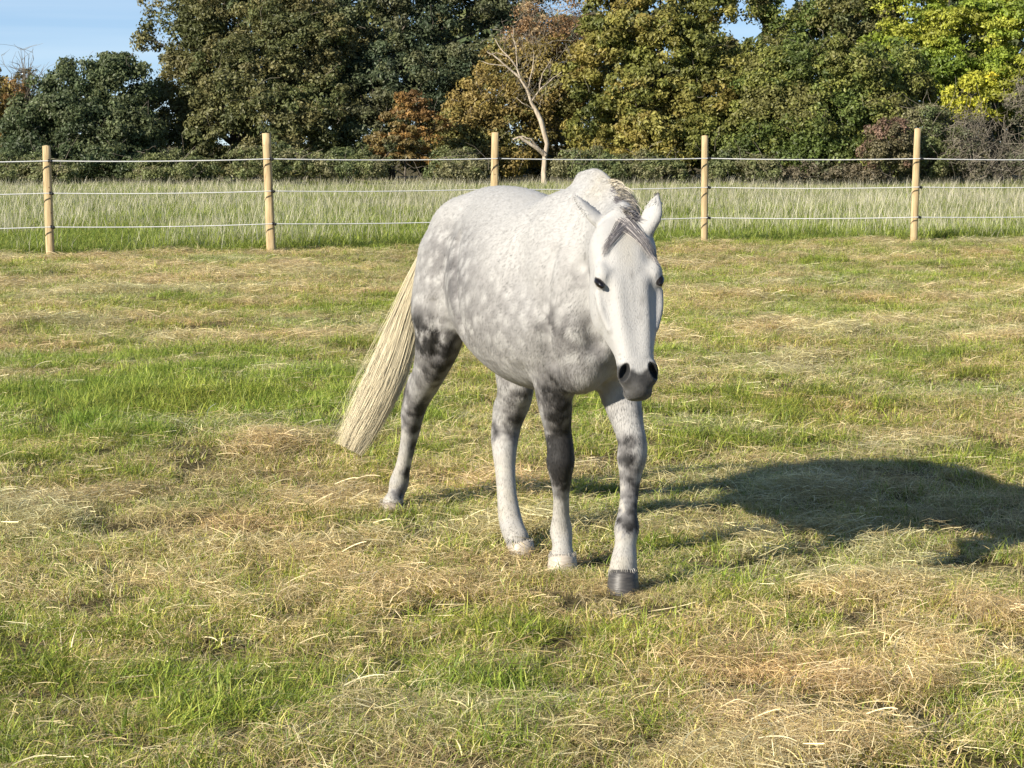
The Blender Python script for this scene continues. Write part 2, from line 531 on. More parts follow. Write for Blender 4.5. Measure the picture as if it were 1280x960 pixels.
    bl = [blob(u, v, ru, rv, D) for u, v, ru, rv, D in ((60, 185, 90, 36, 90), (200, 170, 60, 56, 90), (330, 100, 90, 110, 92), (470, 90, 110, 120, 92), (620, 110, 70, 100, 92), (740, 120, 70, 100, 90), (830, 90, 60, 120, 92), (900, 140, 70, 80, 90), (1020, 110, 90, 95, 92), (1140, 90, 90, 120, 92), (1260, 90, 90, 120, 92), (-60, 180, 80, 60, 90), (-200, 165, 100, 60, 90), (-360, 150, 110, 80, 91), (-520, 150, 110, 80, 91), (1480, 110, 110, 110, 91), (1640, 120, 110, 100, 91), (1800, 120, 110, 100, 91), (1360, 100, 70, 120, 92), (0, 212, 90, 16, 84), (150, 212, 90, 16, 84), (300, 212, 90, 16, 84), (450, 212, 90, 16, 84), (600, 212, 90, 16, 84), (750, 212, 90, 16, 84), (900, 212, 90, 16, 84), (1050, 212, 90, 16, 84), (1200, 212, 90, 16, 84), (1265, 165, 70, 42, 84), (1250, 175, 80, 50, 88), (1090, 180, 80, 50, 88))]
    V, F, A, cen = leaves(rng, bl, 3400, 36, .36, DKGRN + OLIVE, clump_r=.6, gap=.3, seed=78)
    o = mesh_np('far_wood', V, F, LEAF, attrs=A)
    tag(o, 'dim wood seen through the gaps between the trees', 'wood', kind='stuff')
    # the dead tree
    root = empty('dead_tree', tuple(np.append(base_at(681, 71.5), 0)))
    tag(root, 'bare dead tree with pale barkless trunk, broken lower limb and forked top', 'tree')
    D = 71.5
    rng = np.random.default_rng(5)
    P = lambda pts: np.array([at(u, v, D + dd) for u, v, dd in pts])
    tr = []
    tr.append(tube_t(P([(681, 240, 0), (680, 215, 0), (681, 196, .1), (684, 180, .1), (680, 165, .1), (676, 150, .1), (670, 138, .1), (664, 128, .1), (659, 112, .1), (650, 98, .1)]), np.array([.12, .10, .085, .08, .09, .09, .075, .055, .045, .034]), 8))
    v, f = merge(tr)
    mesh_np('trunk', v, f, PALE, root, smooth=True)
    br = [([(682, 194, .05), (672, 186, -.1), (660, 178, -.2), (650, 171, -.25), (641, 174, -.3)], .09, .03), ([(676, 188, .05), (664, 174, -.2), (652, 170, -.25)], .05, .02), ([(650, 98, .1), (632, 82, 0), (618, 70, 0), (608, 64, 0)], .045, .012), ([(632, 82, 0), (612, 80, -.1), (601, 76, -.1)], .022, .008),
          ([(650, 98, .1), (646, 84, .1), (634, 70, .1), (624, 58, .1), (618, 48, .1)], .04, .010), ([(646, 84, .1), (645, 60, .2), (640, 42, .2)], .026, .008), ([(634, 70, .1), (620, 66, .1), (612, 70, .1)], .018, .006), ([(645, 60, .2), (642, 46, .2), (641, 33, .2)], .016, .006),
          ([(664, 128, .1), (674, 112, 0), (688, 100, 0), (702, 90, 0)], .03, .008), ([(674, 112, 0), (678, 92, 0), (690, 74, 0)], .022, .006), ([(659, 112, .1), (664, 94, .1), (668, 76, .1), (666, 60, .1)], .026, .007), ([(670, 138, .1), (655, 130, -.1), (645, 122, -.1)], .024, .008)]
    for pts, r0, r1 in br:
        q = P(pts)
        t = np.linspace(0, 1, len(q))
        tt = np.linspace(0, 1, 9)
        q = np.stack([np.interp(tt, t, q[:, k]) for k in range(3)], 1) + rng.normal(0, .012, (9, 3))
        v, f = tube_t(q, r0 + (r1 - r0) * tt, 6)
        mesh_np('branch', v, f, PALE, root, smooth=True)
    tw = []
    for _ in range(150):
        u, v = rng.normal(668, 22), rng.uniform(48, 135)
        a = at(u, v, D + rng.normal(0, .3))
        b = a + np.array([rng.normal(0, .30), rng.normal(0, .2), rng.uniform(.1, .6)])
        q, r = branch(rng, a, b, .008, .004, 5, .3)
        tw.append(tube_t(q, r, 3))
    v, f = merge(tw)
    o = mesh_np('twigs', v, f, TWIG, root)
    o['kind'] = 'stuff'
    # leafless tree at the far left
    root = empty('bare_tree', tuple(np.append(base_at(30, 80), 0)))
    tag(root, 'slim leafless tree with fine twigs against the sky at the far left', 'tree')
    tr = []
    p, r = branch(rng, np.append(base_at(30, 80), -.1), at(34, 120, 80), .1, .06, 8, .05)
    tr.append(tube_t(p, r, 6))
    tw = []
    for _ in range(34):
        e = at(rng.normal(34, 16), rng.uniform(62, 112), 80 + rng.normal(0, .5))
        q, rr = branch(rng, p[-rng.integers(1, 3)], e, .03, .006, 7, .2)
        tr.append(tube_t(q, rr, 4))
        for _ in range(6):
            j = rng.integers(2, 7)
            q2, r2 = branch(rng, q[j], q[j] + np.array([rng.normal(0, .35), rng.normal(0, .2), rng.uniform(0, .5)]), .009, .004, 4, .2)
            tw.append(tube_t(q2, r2, 3))
    v, f = merge(tr)
    mesh_np('trunk', v, f, TWIG, root, smooth=True)
    v, f = merge(tw)
    o = mesh_np('twigs', v, f, TWIG, root)
    o['kind'] = 'stuff'
    V, F, A, cen = leaves(rng, [blob(34, 100, 14, 12, 80), blob(18, 115, 12, 12, 80)], 26, 30, .1, COPPER, clump_r=.25, gap=.3, seed=3)
    mesh_np('crown', V, F, LEAF, root, attrs=A)


build_trees()
# ------------------------------------------------------------------ fence
def mat_post():
    m, n, l, out = new_mat('peeled_wood')
    tc = node(n, 'ShaderNodeTexCoord')
    mp = node(n, 'ShaderNodeMapping')
    mp.inputs['Scale'].default_value = (30, 30, 2.2)
    l.new(tc.outputs['Object'], mp.inputs['Vector'])
    no = node(n, 'ShaderNodeTexNoise', i_Scale=1.6, i_Detail=5.0, i_Distortion=0.6)
    l.new(mp.outputs[0], no.inputs['Vector'])
    r = ramp(n, [(0.25, (0.18, 0.12, 0.06)), (0.40, (0.38, 0.275, 0.14)), (0.6, (0.48, 0.365, 0.20)), (0.8, (0.54, 0.44, 0.27))])
    l.new(no.outputs['Fac'], r.inputs['Fac'])
    vo = node(n, 'ShaderNodeTexVoronoi', i_Scale=7.0)
    l.new(tc.outputs['Object'], vo.inputs['Vector'])
    kn = ramp(n, [(0.03, (0.25, 0.16, 0.1)), (0.10, (1, 1, 1))])
    l.new(vo.outputs['Distance'], kn.inputs['Fac'])
    c = mixc(n, l, 1.0, r.outputs['Color'], kn.outputs['Color'], 'MULTIPLY')
    b = node(n, 'ShaderNodeBsdfPrincipled', i_Roughness=0.75)
    l.new(c, b.inputs['Base Color'])
    bp = node(n, 'ShaderNodeBump', i_Strength=0.5, i_Distance=0.01)
    l.new(no.outputs['Fac'], bp.inputs['Height'])
    l.new(bp.outputs[0], b.inputs['Normal'])
    l.new(b.outputs[0], out.inputs['Surface'])
    return m


def simple_mat(name, col, rough=0.5, spec=0.5):
    m, n, l, out = new_mat(name)
    b = node(n, 'ShaderNodeBsdfPrincipled', i_Roughness=rough)
    no = node(n, 'ShaderNodeTexNoise', i_Scale=40.0)
    tc = node(n, 'ShaderNodeTexCoord')
    l.new(tc.outputs['Object'], no.inputs['Vector'])
    r = ramp(n, [(0.3, tuple(0.8 * c for c in col)), (0.7, col)])
    l.new(no.outputs['Fac'], r.inputs['Fac'])
    l.new(r.outputs[0], b.inputs['Base Color'])
    b.inputs['Specular IOR Level'].default_value = spec
    l.new(b.outputs[0], out.inputs['Surface'])
    return m


def tube_np(pts, rad, sides=6, cap=True):
    pts = np.asarray(pts, float)
    rad = np.broadcast_to(np.asarray(rad, float), (len(pts),))
    t = np.gradient(pts, axis=0)
    t /= np.linalg.norm(t, axis=1)[:, None] + 1e-12
    ref = np.array([0.0, 0, 1.0]) if abs(t[:, 2]).mean() < 0.8 else np.array([1.0, 0, 0])
    a = np.cross(t, ref)
    a /= np.linalg.norm(a, axis=1)[:, None] + 1e-12
    b = np.cross(a, t)
    ang = np.arange(sides) * 2 * PI / sides
    v = pts[:, None] + rad[:, None, None] * (np.cos(ang)[None, :, None] * a[:, None] + np.sin(ang)[None, :, None] * b[:, None])
    v = v.reshape(-1, 3)
    n = len(pts)
    i = np.arange(n - 1)[:, None] * sides
    j = np.arange(sides)[None]
    j2 = (j + 1) % sides
    f = np.stack([i + j, i + j2, i + sides + j2, i + sides + j], -1).reshape(-1, 4)
    fs = [f]
    if cap:
        fs.append(np.arange(sides)[None, ::-1])
        fs.append(((n - 1) * sides + np.arange(sides))[None])
    return v, fs


def join_np(parts):
    V, F, o = [], {}, 0
    for v, fs in parts:
        V.append(v)
        for f in (fs if isinstance(fs, list) else [fs]):
            F.setdefault(f.shape[1], []).append(f + o)
        o += len(v)
    return np.concatenate(V), [np.concatenate(x) for x in F.values()]


def build_fence():
    rng = np.random.default_rng(3)
    wood = mat_post()
    black = simple_mat('black_plastic', (0.015, 0.015, 0.016), 0.4)
    tape = simple_mat('white_rope', (0.78, 0.78, 0.77), 0.6)
    root = empty('paddock_fence', (FENCE[1][0], FENCE[1][1], 0))
    tag(root, 'paddock fence of pale peeled wooden posts carrying three white electric ropes', 'fence')
    #        height, lean x, lean along, half widths
    spec = [(1.50, 0, 0, .054, .055), (1.46, -.02, .01, .056, .053), (1.60, -.045, 0, .066, .06), (1.62, .012, .0, .058, .05), (1.59, -.01, .0, .054, .053), (1.715, .02, 0, .056, .055), (1.6, 0, 0, .06, .06)]
    rows = {0: [1.28, 0.85, 0.405]}
    wire_pts = [[], [], []]
    for (x, y), (h, lx, ly, rx, ry) in zip(FENCE, spec):
        gz = float(ground_z(np.array([x]), np.array([y]))[0])
        ns, sides = 14, 12
        tt = np.linspace(-0.3, 1, ns)
        prof = []
        ph = rng.random(4) * 6.28
        for t in tt:
            z = h * t
            r = 1.0 - 0.07 * max(t, 0) + 0.03 * math.sin(5 * t + ph[0])
            for k in range(sides):
                a = 2 * PI * k / sides
                # half round on one side, flat-cut on the other
                rr = r * (1 + 0.07 * math.sin(2 * a + ph[1]) + .05 * math.sin(3 * a - 2 * t + ph[3]) + 0.025 * math.sin(7 * a + 3 * t + ph[2]))
                yy = math.sin(a) * ry * rr
                yy = max(yy, -0.75 * ry)
                prof.append((math.cos(a) * rx * rr + lx * t, yy + ly * t, z))
        top = np.array(prof[-sides:])
        v = np.array(prof + [tuple(top.mean(0) + np.array([0, 0, 0.012]))])
        i = np.arange(ns - 1)[:, None] * sides
        j = np.arange(sides)[None]
        j2 = (j + 1) % sides
        f = np.stack([i + j, i + j2, i + sides + j2, i + sides + j], -1).reshape(-1, 4)
        b0 = (ns - 1) * sides
        f2 = np.array([[b0 + k, b0 + (k + 1) % sides, ns * sides] for k in range(sides)])
        v += np.array([x, y, gz])
        v[-1, 2] += rng.uniform(-.005, .01)
        post = mesh_np('post', v, [f, f2], wood, root, smooth=True)
        for w, wz in enumerate((1.27, 0.845, 0.40)):
            zz = wz * (1.0 + rng.uniform(-.006, .006)) + gz * 0.5
            t = zz / h
            px, py = x + lx * t + rx * 0.72, y + ly * t - ry * 0.78
            # ring insulator: screw shank and a ring that holds the rope
            sh = tube_np([(px - .02, py + .03, zz), (px - .005, py - .012, zz), (px, py - .026, zz)], [.007, .009, .009], 6)
            a = np.linspace(0, 2 * PI, 10)
            ring = tube_np(np.column_stack([px + 0 * a, py - .042 + .017 * np.cos(a), zz + .017 * np.sin(a)]), .006, 5, False)
            bar = tube_np([(px - .012, py - .028, zz + .012), (px + .030, py - .030, zz - .006), (px + .046, py - .034, zz - .012)], [.016, .021, .017], 8)
            vv, ff = join_np([sh, ring, bar])
            mesh_np('insulator', vv, ff, black, post, smooth=True)
            wire_pts[w].append((px, py - .042, zz))
    for w in range(3):
        pts = []
        P = wire_pts[w]
        for a, b in zip(P[:-1], P[1:]):
            a, b = np.array(a), np.array(b)
            for t in np.linspace(0, 1, 12, endpoint=False):
                p = a + (b - a) * t
                p[2] -= 0.018 * 4 * t * (1 - t)
                pts.append(p)
        pts.append(np.array(P[-1]))
        v, f = tube_np(pts, 0.0072 if w else 0.0085, 6)
        mesh_np('rope', v, f, tape, root, smooth=True)


build_fence()
# ------------------------------------------------------------------ horse
TH = math.radians(30)
HD = np.array([math.sin(TH), -math.cos(TH), 0.0])      # forward
HL = np.array([math.cos(TH), math.sin(TH), 0.0])       # the horse's left
UP = np.array([0, 0, 1.0])
HO = np.array([0.03, 7.627, 0.0])


def B(x, y, z):
    return HO + HD * x + HL * y + UP * z


def unit(v):
    v = np.asarray(v, float)
    return v / np.linalg.norm(v)


class Loft:
    """rounded tube with its own half widths left/right, front and rear at every station"""

    def __init__(s, st, lat=HL, k=0.04, p=2.0, n=6, carve=False):
        c = np.array([q[0] for q in st], float)
        w = np.array([q[1:4] for q in st], float)
        lats = np.array([q[4] if len(q) > 4 else lat for q in st], float)
        cc, ww, ll = [], [], []
        m = len(c)
        for i in range(m - 1):
            p0, p1, p2, p3 = c[max(i - 1, 0)], c[i], c[i + 1], c[min(i + 2, m - 1)]
            w0, w1, w2, w3 = w[max(i - 1, 0)], w[i], w[i + 1], w[min(i + 2, m - 1)]
            for t in np.linspace(0, 1, n, endpoint=False):
                h = lambda a0, a1, a2, a3: 0.5 * (2 * a1 + (a2 - a0) * t + (2 * a0 - 5 * a1 + 4 * a2 - a3) * t * t + (3 * a1 - a0 - 3 * a2 + a3) * t ** 3)
                cc.append(h(p0, p1, p2, p3))
                ww.append(h(w0, w1, w2, w3))
                ll.append(lats[i] * (1 - t) + lats[i + 1] * t)
        cc.append(c[-1]); ww.append(w[-1]); ll.append(lats[-1])
        s.c, s.w = np.array(cc), np.maximum(np.array(ww), 1e-3)
        T = np.gradient(s.c, axis=0)
        T /= np.linalg.norm(T, axis=1)[:, None]
        L = np.array(ll)
        L -= (L * T).sum(1)[:, None] * T
        L /= np.linalg.norm(L, axis=1)[:, None]
        s.T, s.L, s.W = T, L, np.cross(T, L)
        s.k, s.p, s.carve = k, p, carve
        r = s.w.max(1)[:, None]
        s.lo, s.hi = (s.c - r).min(0), (s.c + r).max(0)

    def __call__(s, P):
        n = len(P)
        best = np.full(n, 1e9)
        bi = np.zeros(n, int)
        bs = np.zeros(n)
        lo, hi = P.min(0), P.max(0)
        mid, R = (lo + hi) / 2, np.linalg.norm(hi - lo) / 2
        A, E = s.c[:-1], s.c[1:] - s.c[:-1]
        tt = np.clip(((mid - A) * E).sum(1) / (E * E).sum(1), 0, 1)
        dm = np.linalg.norm(mid - A - tt[:, None] * E, axis=1)
        for i in np.nonzero(dm <= dm.min() + 2 * R + 1e-6)[0]:
            a = s.c[i]
            e = s.c[i + 1] - a
            r = P - a
            t = np.clip(r @ e / (e @ e), 0, 1)
            q = r - t[:, None] * e
            d = (q * q).sum(1)
            m = d < best
            best[m] = d[m]
            bi[m] = i
            bs[m] = t[m]
        f = bs[:, None]
        j = bi + 1
        cen = s.c[bi] * (1 - f) + s.c[j] * f
        w = s.w[bi] * (1 - f) + s.w[j] * f
        L = s.L[bi] * (1 - f) + s.L[j] * f
        W = s.W[bi] * (1 - f) + s.W[j] * f
        T = s.T[bi] * (1 - f) + s.T[j] * f
        q = P - cen
        y, z, t = (q * L).sum(1), (q * W).sum(1), (q * T).sum(1)
        wz = np.where(z > 0, w[:, 1], w[:, 2])
        end = ((bi == 0) & (bs <= 0)) | ((bi == len(s.c) - 2) & (bs >= 1))
        t = np.where(end, t, 0)
        e = np.minimum(w[:, 0], np.minimum(w[:, 1], w[:, 2]))
        pp = s.p
        k1 = (np.abs(y / w[:, 0]) ** pp + np.abs(z / wz) ** pp + np.abs(t / e) ** pp) ** (1 / pp)
        rr = np.sqrt(y * y + z * z + t * t)
        d1 = rr * (1 - 1 / np.maximum(k1, 1e-4))
        return np.where(k1 < 0.05, -e, np.maximum(d1, -e))


class Ell:
    def __init__(s, c, r, ax=None, k=0.04, carve=False):
        s.c, s.r, s.k, s.carve = np.asarray(c, float), np.asarray(r, float), k, carve
        s.A = np.array(ax if ax is not None else [HD, HL, UP], float)
        e = np.abs(s.A * s.r[:, None]).sum(0)
        s.lo, s.hi = s.c - e, s.c + e

    def __call__(s, P):
        q = (P - s.c) @ s.A.T
        k1 = np.sqrt(((q / s.r) ** 2).sum(1))
        k2 = np.sqrt(((q / s.r ** 2) ** 2).sum(1))
        return np.where(k1 < 0.02, -s.r.min(), k1 * (k1 - 1) / np.maximum(k2, 1e-6))


def smin(a, b, k):
    h = np.clip(0.5 + 0.5 * (b - a) / k, 0, 1)
    return b * (1 - h) + a * h - k * h * (1 - h)


def field(prims, P, margin=0.12):
    d = np.full(len(P), 0.5)
    lo, hi = P.min(0), P.max(0)
    for pr in prims:
        g = margin + pr.k
        if (pr.lo - g > hi).any() or (pr.hi + g < lo).any():
            continue
        v = pr(P)
        if pr.carve:
            d = -smin(-d, v, pr.k)
        else:
            d = smin(d, v, pr.k)
    return d


def surface(prims, h, nb=12):
    lo = np.min([p.lo for p in prims if not p.carve], axis=0) - 0.03
    hi = np.max([p.hi for p in prims if not p.carve], axis=0) + 0.03
    bl = nb * h
    nblk = np.ceil((hi - lo) / bl).astype(int)
    cells, fields = [], []
    ids = np.stack(np.meshgrid(*[np.arange(k) for k in nblk], indexing='ij'), -1).reshape(-1, 3)
    g = np.stack(np.meshgrid(*[np.arange(nb + 1)] * 3, indexing='ij'), -1).reshape(-1, 3)
    V, Q = [], []
    edges_pos, keys = [], []
    N = nblk * nb + 2
    # coarse test, in rows of blocks so that the culling by box still works
    for b in ids:
        o = lo + b * bl
        cc = (o + bl / 2)[None]
        if abs(field(prims, cc, 0.3)[0]) > bl * 0.87 * 1.5:
            continue
        D = field(prims, o + g * h).reshape((nb + 1,) * 3)
        if (D > 0).all() or (D < 0).all():
            continue
        S = D < 0
        # surface nets: one vertex for each cell that the surface crosses
        corners = [(i, j, k) for i in (0, 1) for j in (0, 1) for k in (0, 1)]
        cnt = np.zeros((nb,) * 3)
        pos = np.zeros((nb, nb, nb, 3))
        sl = lambda c: tuple(slice(x, x + nb) for x in c)
        for ca in corners:
            for ax in range(3):
                if ca[ax]:
                    continue
                cb = list(ca); cb[ax] = 1
                da, db = D[sl(ca)], D[sl(cb)]
                cr = (da < 0) != (db < 0)
                t = np.where(cr, da / np.where(cr, da - db, 1), 0)
                p = np.zeros((nb, nb, nb, 3))
                p[...] = ca
                p[..., ax] += t
                pos += np.where(cr[..., None], p, 0)
                cnt += cr
        m = cnt > 0
        idx = np.argwhere(m)
        vv = (idx + pos[m] / cnt[m][:, None]) * h + o
        gi = idx + b * nb
        V.append(vv)
        keys.append((gi[:, 0] * N[1] + gi[:, 1]) * N[2] + gi[:, 2])
        for ax in range(3):
            a1, a2 = (ax + 1) % 3, (ax + 2) % 3
            sa = [slice(0, nb)] * 3
            sb = [slice(0, nb)] * 3
            sb[ax] = slice(1, nb + 1)
            A, Bq = S[tuple(sa)], S[tuple(sb)]
            for sgn, mm in ((1, A & ~Bq), (-1, ~A & Bq)):
                e = np.argwhere(mm) + b * nb
                q = []
                for (o1, o2) in ((-1, -1), (0, -1), (0, 0), (-1, 0)):
                    c = e.copy()
                    c[:, a1] += o1
                    c[:, a2] += o2
                    q.append((c[:, 0] * N[1] + c[:, 1]) * N[2] + c[:, 2])
                q = np.stack(q, 1)
                Q.append(q if sgn > 0 else q[:, ::-1])
    V, keys, Q = np.concatenate(V), np.concatenate(keys), np.concatenate(Q)
    order = np.argsort(keys)
    sk = keys[order]
    ii = np.searchsorted(sk, Q)
    ii = np.minimum(ii, len(sk) - 1)
    ok = (sk[ii] == Q).all(1)
    return V[order], ii[ok]


def relax(V, F, it=2, lam=0.5):
    e = np.concatenate([F[:, [0, 1]], F[:, [1, 2]], F[:, [2, 3]], F[:, [3, 0]]])
    e = np.concatenate([e, e[:, ::-1]])
    deg = np.bincount(e[:, 0], minlength=len(V)).astype(float)
    for _ in range(it):
        s = np.stack([np.bincount(e[:, 0], weights=V[e[:, 1], k], minlength=len(V)) for k in range(3)], 1)
        V = V + lam * (s / np.maximum(deg, 1)[:, None] - V)
    return V


# ---- head frame: x to the horse's left, y from poll down the face, z out of the face
HEAD_TILT, HEAD_YAW = math.radians(20), math.radians(9)
POLL = at(777, 267, 6.60)
hf = np.array([math.sin(HEAD_YAW), -math.cos(HEAD_YAW), 0])
hx = np.array([math.cos(HEAD_YAW), math.sin(HEAD_YAW), 0])
hy = unit(-UP * math.cos(HEAD_TILT) + hf * math.sin(HEAD_TILT) + hx * 0.03)
hz = unit(np.cross(hx, -hy))
if hz @ hf < 0:
    hz = -hz
hx = unit(np.cross(hy, hz)) * (1 if np.cross(hy, hz) @ hx > 0 else -1)
HA = [hx, hy, hz]


def Hd(x, y, z):
    return POLL + hx * x + hy * y + hz * z


def horse_prims():
    R = []
    add = R.append
    # trunk
    tr = [(-.69, 1.13, .90, .08, .075), (-.62, 1.215, .82, .135, .08), (-.50, 1.295, .76, .175, .085), (-.36, 1.34, .735, .205, .085), (-.18, 1.345, .69, .25, .06),
          (0.0, 1.325, .645, .28, .03), (.16, 1.30, .62, .275, .0), (.32, 1.305, .625, .235, -.01), (.45, 1.325, .65, .185, -.02), (.57, 1.30, .70, .165, -.02), (.66, 1.18, .78, .13, -.02)]
    st = []
    for x, t, b, w, yo in tr:
        zc = b + (t - b) * 0.43
        st.append((B(x, yo, zc), w, t - zc, zc - b))
    add(Loft(st, k=.03, p=2.0, n=4))
    # neck, bent to the horse's right
    nl = [HL, unit(HL + .12 * HD), unit(HL + .25 * HD), unit(HL * .88 + .47 * HD)]
    add(Loft([(B(.34, .0, 1.07), .12, .25, .24, nl[0]), (B(.60, -.03, 1.115), .102, .245, .235, nl[1]), (B(.82, -.105, 1.115), .092, .19, .18, nl[2]),
              (B(.985, -.195, 1.165), .082, .13, .15, nl[3])], k=.09, n=5))
    add(Loft([(B(.40, .015, 1.37), .022, .035, .1), (B(.54, -.01, 1.378), .022, .038, .1), (B(.70, -.06, 1.335), .022, .035, .1), (B(.84, -.12, 1.275), .022, .035, .09), (B(1.0, -.20, 1.285), .024, .03, .06)], k=.05, n=4))
    # shoulders, breast, triceps
    for s in (-1, 1):
        yo = -.02
        add(Loft([(B(.38, s * .085 + yo, 1.19), .045, .10, .10), (B(.50, s * .135 + yo, 1.04), .065, .13, .12), (B(.615, s * .115 + yo, .89), .07, .085, .10)], k=.07, n=4))
        add(Ell(B(.38, s * .165 + yo, .87), (.13, .055, .12), k=.06))
        add(Ell(B(.625, s * .075 + yo, .80), (.085, .075, .12), k=.07))
        # hip and buttock
        add(Ell(B(-.45, s * .095 + .085, 1.10), (.19, .105, .19), k=.06))
        add(Ell(B(-.58, s * .085 + .075, .97), (.10, .09, .18), k=.06))
    add(Ell(B(.60, -.02, .92), (.12, .13, .16), k=.08))
    add(Loft([(B(.50, -.15, .88), .06, .08, .08), (at(720, 468, 7.10), .05, .06, .06)], k=.10, n=4))
    # right fore
    add(Loft([(B(.44, -.14, .85), .07, .11, .12), (at(693, 497, 7.22), .060, .075, .075), (at(697, 535, 7.27), .047, .055, .055), (at(700, 560, 7.27), .047, .053, .044), (at(700, 578, 7.27), .051, .056, .04),
              (at(701, 596, 7.28), .040, .04, .036), (at(702, 620, 7.31), .029, .025, .036), (at(702, 645, 7.33), .030, .026, .038), (at(702, 664, 7.34), .041, .034, .044),
              (at(703, 682, 7.32), .036, .033, .034), (at(703, 697, 7.30), .046, .045, .042)], k=.035, n=4))
    # left fore
    add(Loft([(B(.44, .12, .86), .075, .11, .12), (at(774, 480, 7.17), .072, .085, .085), (at(780, 508, 7.13), .060, .07, .07), (at(787, 537, 7.09), .049, .056, .054), (at(790, 556, 7.07), .051, .055, .043),
              (at(789, 575, 7.06), .052, .054, .04), (at(788, 594, 7.05), .039, .037, .036), (at(787, 620, 7.03), .031, .026, .037), (at(785, 642, 7.00), .033, .028, .04), (at(784, 659, 6.98), .043, .038, .048),
              (at(782, 680, 6.95), .037, .033, .035), (at(780, 700, 6.92), .045, .043, .04), (at(779, 711, 6.91), .048, .046, .044)], k=.035, n=4))
    # right hind
    add(Loft([(B(-.45, -.035, 1.06), .11, .18, .19), (at(552, 385, 8.00), .10, .14, .17), (at(549, 420, 8.03), .085, .115, .14), (at(541, 452, 8.10), .066, .085, .10), (at(532, 478, 8.19), .056, .06, .076),
              (at(522, 500, 8.27), .048, .048, .070), (at(516, 520, 8.32), .044, .045, .062), (at(513, 540, 8.36), .037, .038, .042), (at(509, 562, 8.39), .031, .03, .038), (at(504, 585, 8.42), .031, .029, .038),
              (at(499, 604, 8.45), .040, .038, .044), (at(495, 618, 8.44), .034, .033, .036), (at(491, 629, 8.41), .044, .046, .042)], k=.04, n=4))
    add(Loft([(at(517, 470, 8.30), .014, .014, .016), (at(511, 490, 8.37), .02, .02, .02), (at(511, 512, 8.38), .022, .02, .022)], k=.045, n=3))
    # left hind
    add(Loft([(B(-.42, .16, 1.0), .12, .17, .18), (B(-.30, .15, .80), .09, .13, .14), (at(645, 470, 7.85), .068, .09, .10), (at(643, 500, 7.87), .062, .07, .085), (at(636, 525, 7.90), .055, .054, .075),
              (at(632, 545, 7.90), .052, .05, .070), (at(631, 566, 7.86), .045, .044, .052), (at(632, 590, 7.82), .038, .036, .044), (at(634, 618, 7.76), .037, .034, .044), (at(637, 642, 7.70), .042, .038, .05),
              (at(641, 660, 7.66), .044, .042, .05), (at(647, 674, 7.58), .044, .042, .042)], lat=unit(HL + .0 * HD), k=.04, n=4))
    add(Loft([(at(626, 505, 7.93), .014, .014, .016), (at(622, 528, 7.99), .02, .02, .02), (at(626, 548, 7.98), .022, .02, .022)], k=.045, n=3))
    # dock
    add(Loft([(B(-.60, .075, 1.21), .05, .05, .06), (B(-.70, .07, 1.18), .036, .036, .04), (B(-.78, .03, 1.10), .026, .026, .026)], k=.04, n=4))
    # head
    hd = [(.01, -.05, .045, .03, .05), (.045, -.04, .086, .045, .07), (.095, -.038, .105, .062, .09), (.16, -.04, .105, .075, .105), (.22, -.042, .104, .080, .12), (.28, -.042, .103, .077, .128),
          (.33, -.036, .098, .067, .118), (.375, -.03, .084, .060, .098), (.415, -.022, .070, .053, .076), (.455, -.016, .060, .048, .058), (.50, -.013, .057, .046, .047), (.54, -.014, .053, .042, .042), (.57, -.018, .044, .032, .036)]
    add(Loft([(Hd(0, y, z), a, f, r) for y, z, a, f, r in hd], lat=hx, k=.04, p=2.6, n=4))
    for s in (-1, 1):
        add(Ell(Hd(s * .080, .275, -.09), (.026, .085, .07), HA, k=.03))                 # jaw
        add(Ell(Hd(s * .084, .207, .012), (.024, .038, .026), HA, k=.028))                # brow
        add(Loft([(Hd(s * .099, .262, -.006), .006, .006, .006), (Hd(s * .093, .315, -.001), .0065, .0065, .0065), (Hd(s * .075, .375, .001), .004, .004, .004)], lat=hx, k=.024, n=3))  # cheek crest
        add(Ell(Hd(s * .080, .325, .043), (.018, .085, .022), HA, k=.03, carve=True))        # hollow beside the nasal bone
        add(Ell(Hd(s * .068, .145, .045), (.013, .026, .013), HA, k=.024, carve=True))       # hollow above the eye
        add(Ell(Hd(s * .043, .522, .008), (.021, .034, .026), HA, k=.02))                # nostril flare
    for s in (-1, 1):      # ridge of the nasal bone, fold over the eye, wrinkles behind the nostril
        add(Loft([(Hd(s * .040, .23, .018), .006, .006, .006), (Hd(s * .038, .34, .015), .006, .006, .006), (Hd(s * .028, .46, .012), .005, .005, .005)], lat=hx, k=.030, n=4))
        lo, sh, nn = EYE_AX(s)
        e = Hd(*EYE(s))
        add(Loft([(e + lo * a + sh * (.0195 - 10 * a * a) + nn * .004, .002, .002, .002) for a in (-.018, 0, .014)], lat=nn, k=.006, n=3, carve=True))
        for q in (0, 1):
            add(Loft([(Hd(s * .058, .478 - .014 * q, .006), .0022, .0022, .0022), (Hd(s * .050, .482 - .014 * q, .030), .0022, .0022, .0022)], lat=hy, k=.007, n=3, carve=True))
    add(Ell(Hd(0, .578, -.03), (.036, .018, .03), HA, k=.02))                             # chin and lips
    add(Ell(Hd(0, .555, .008), (.03, .03, .018), HA, k=.02))
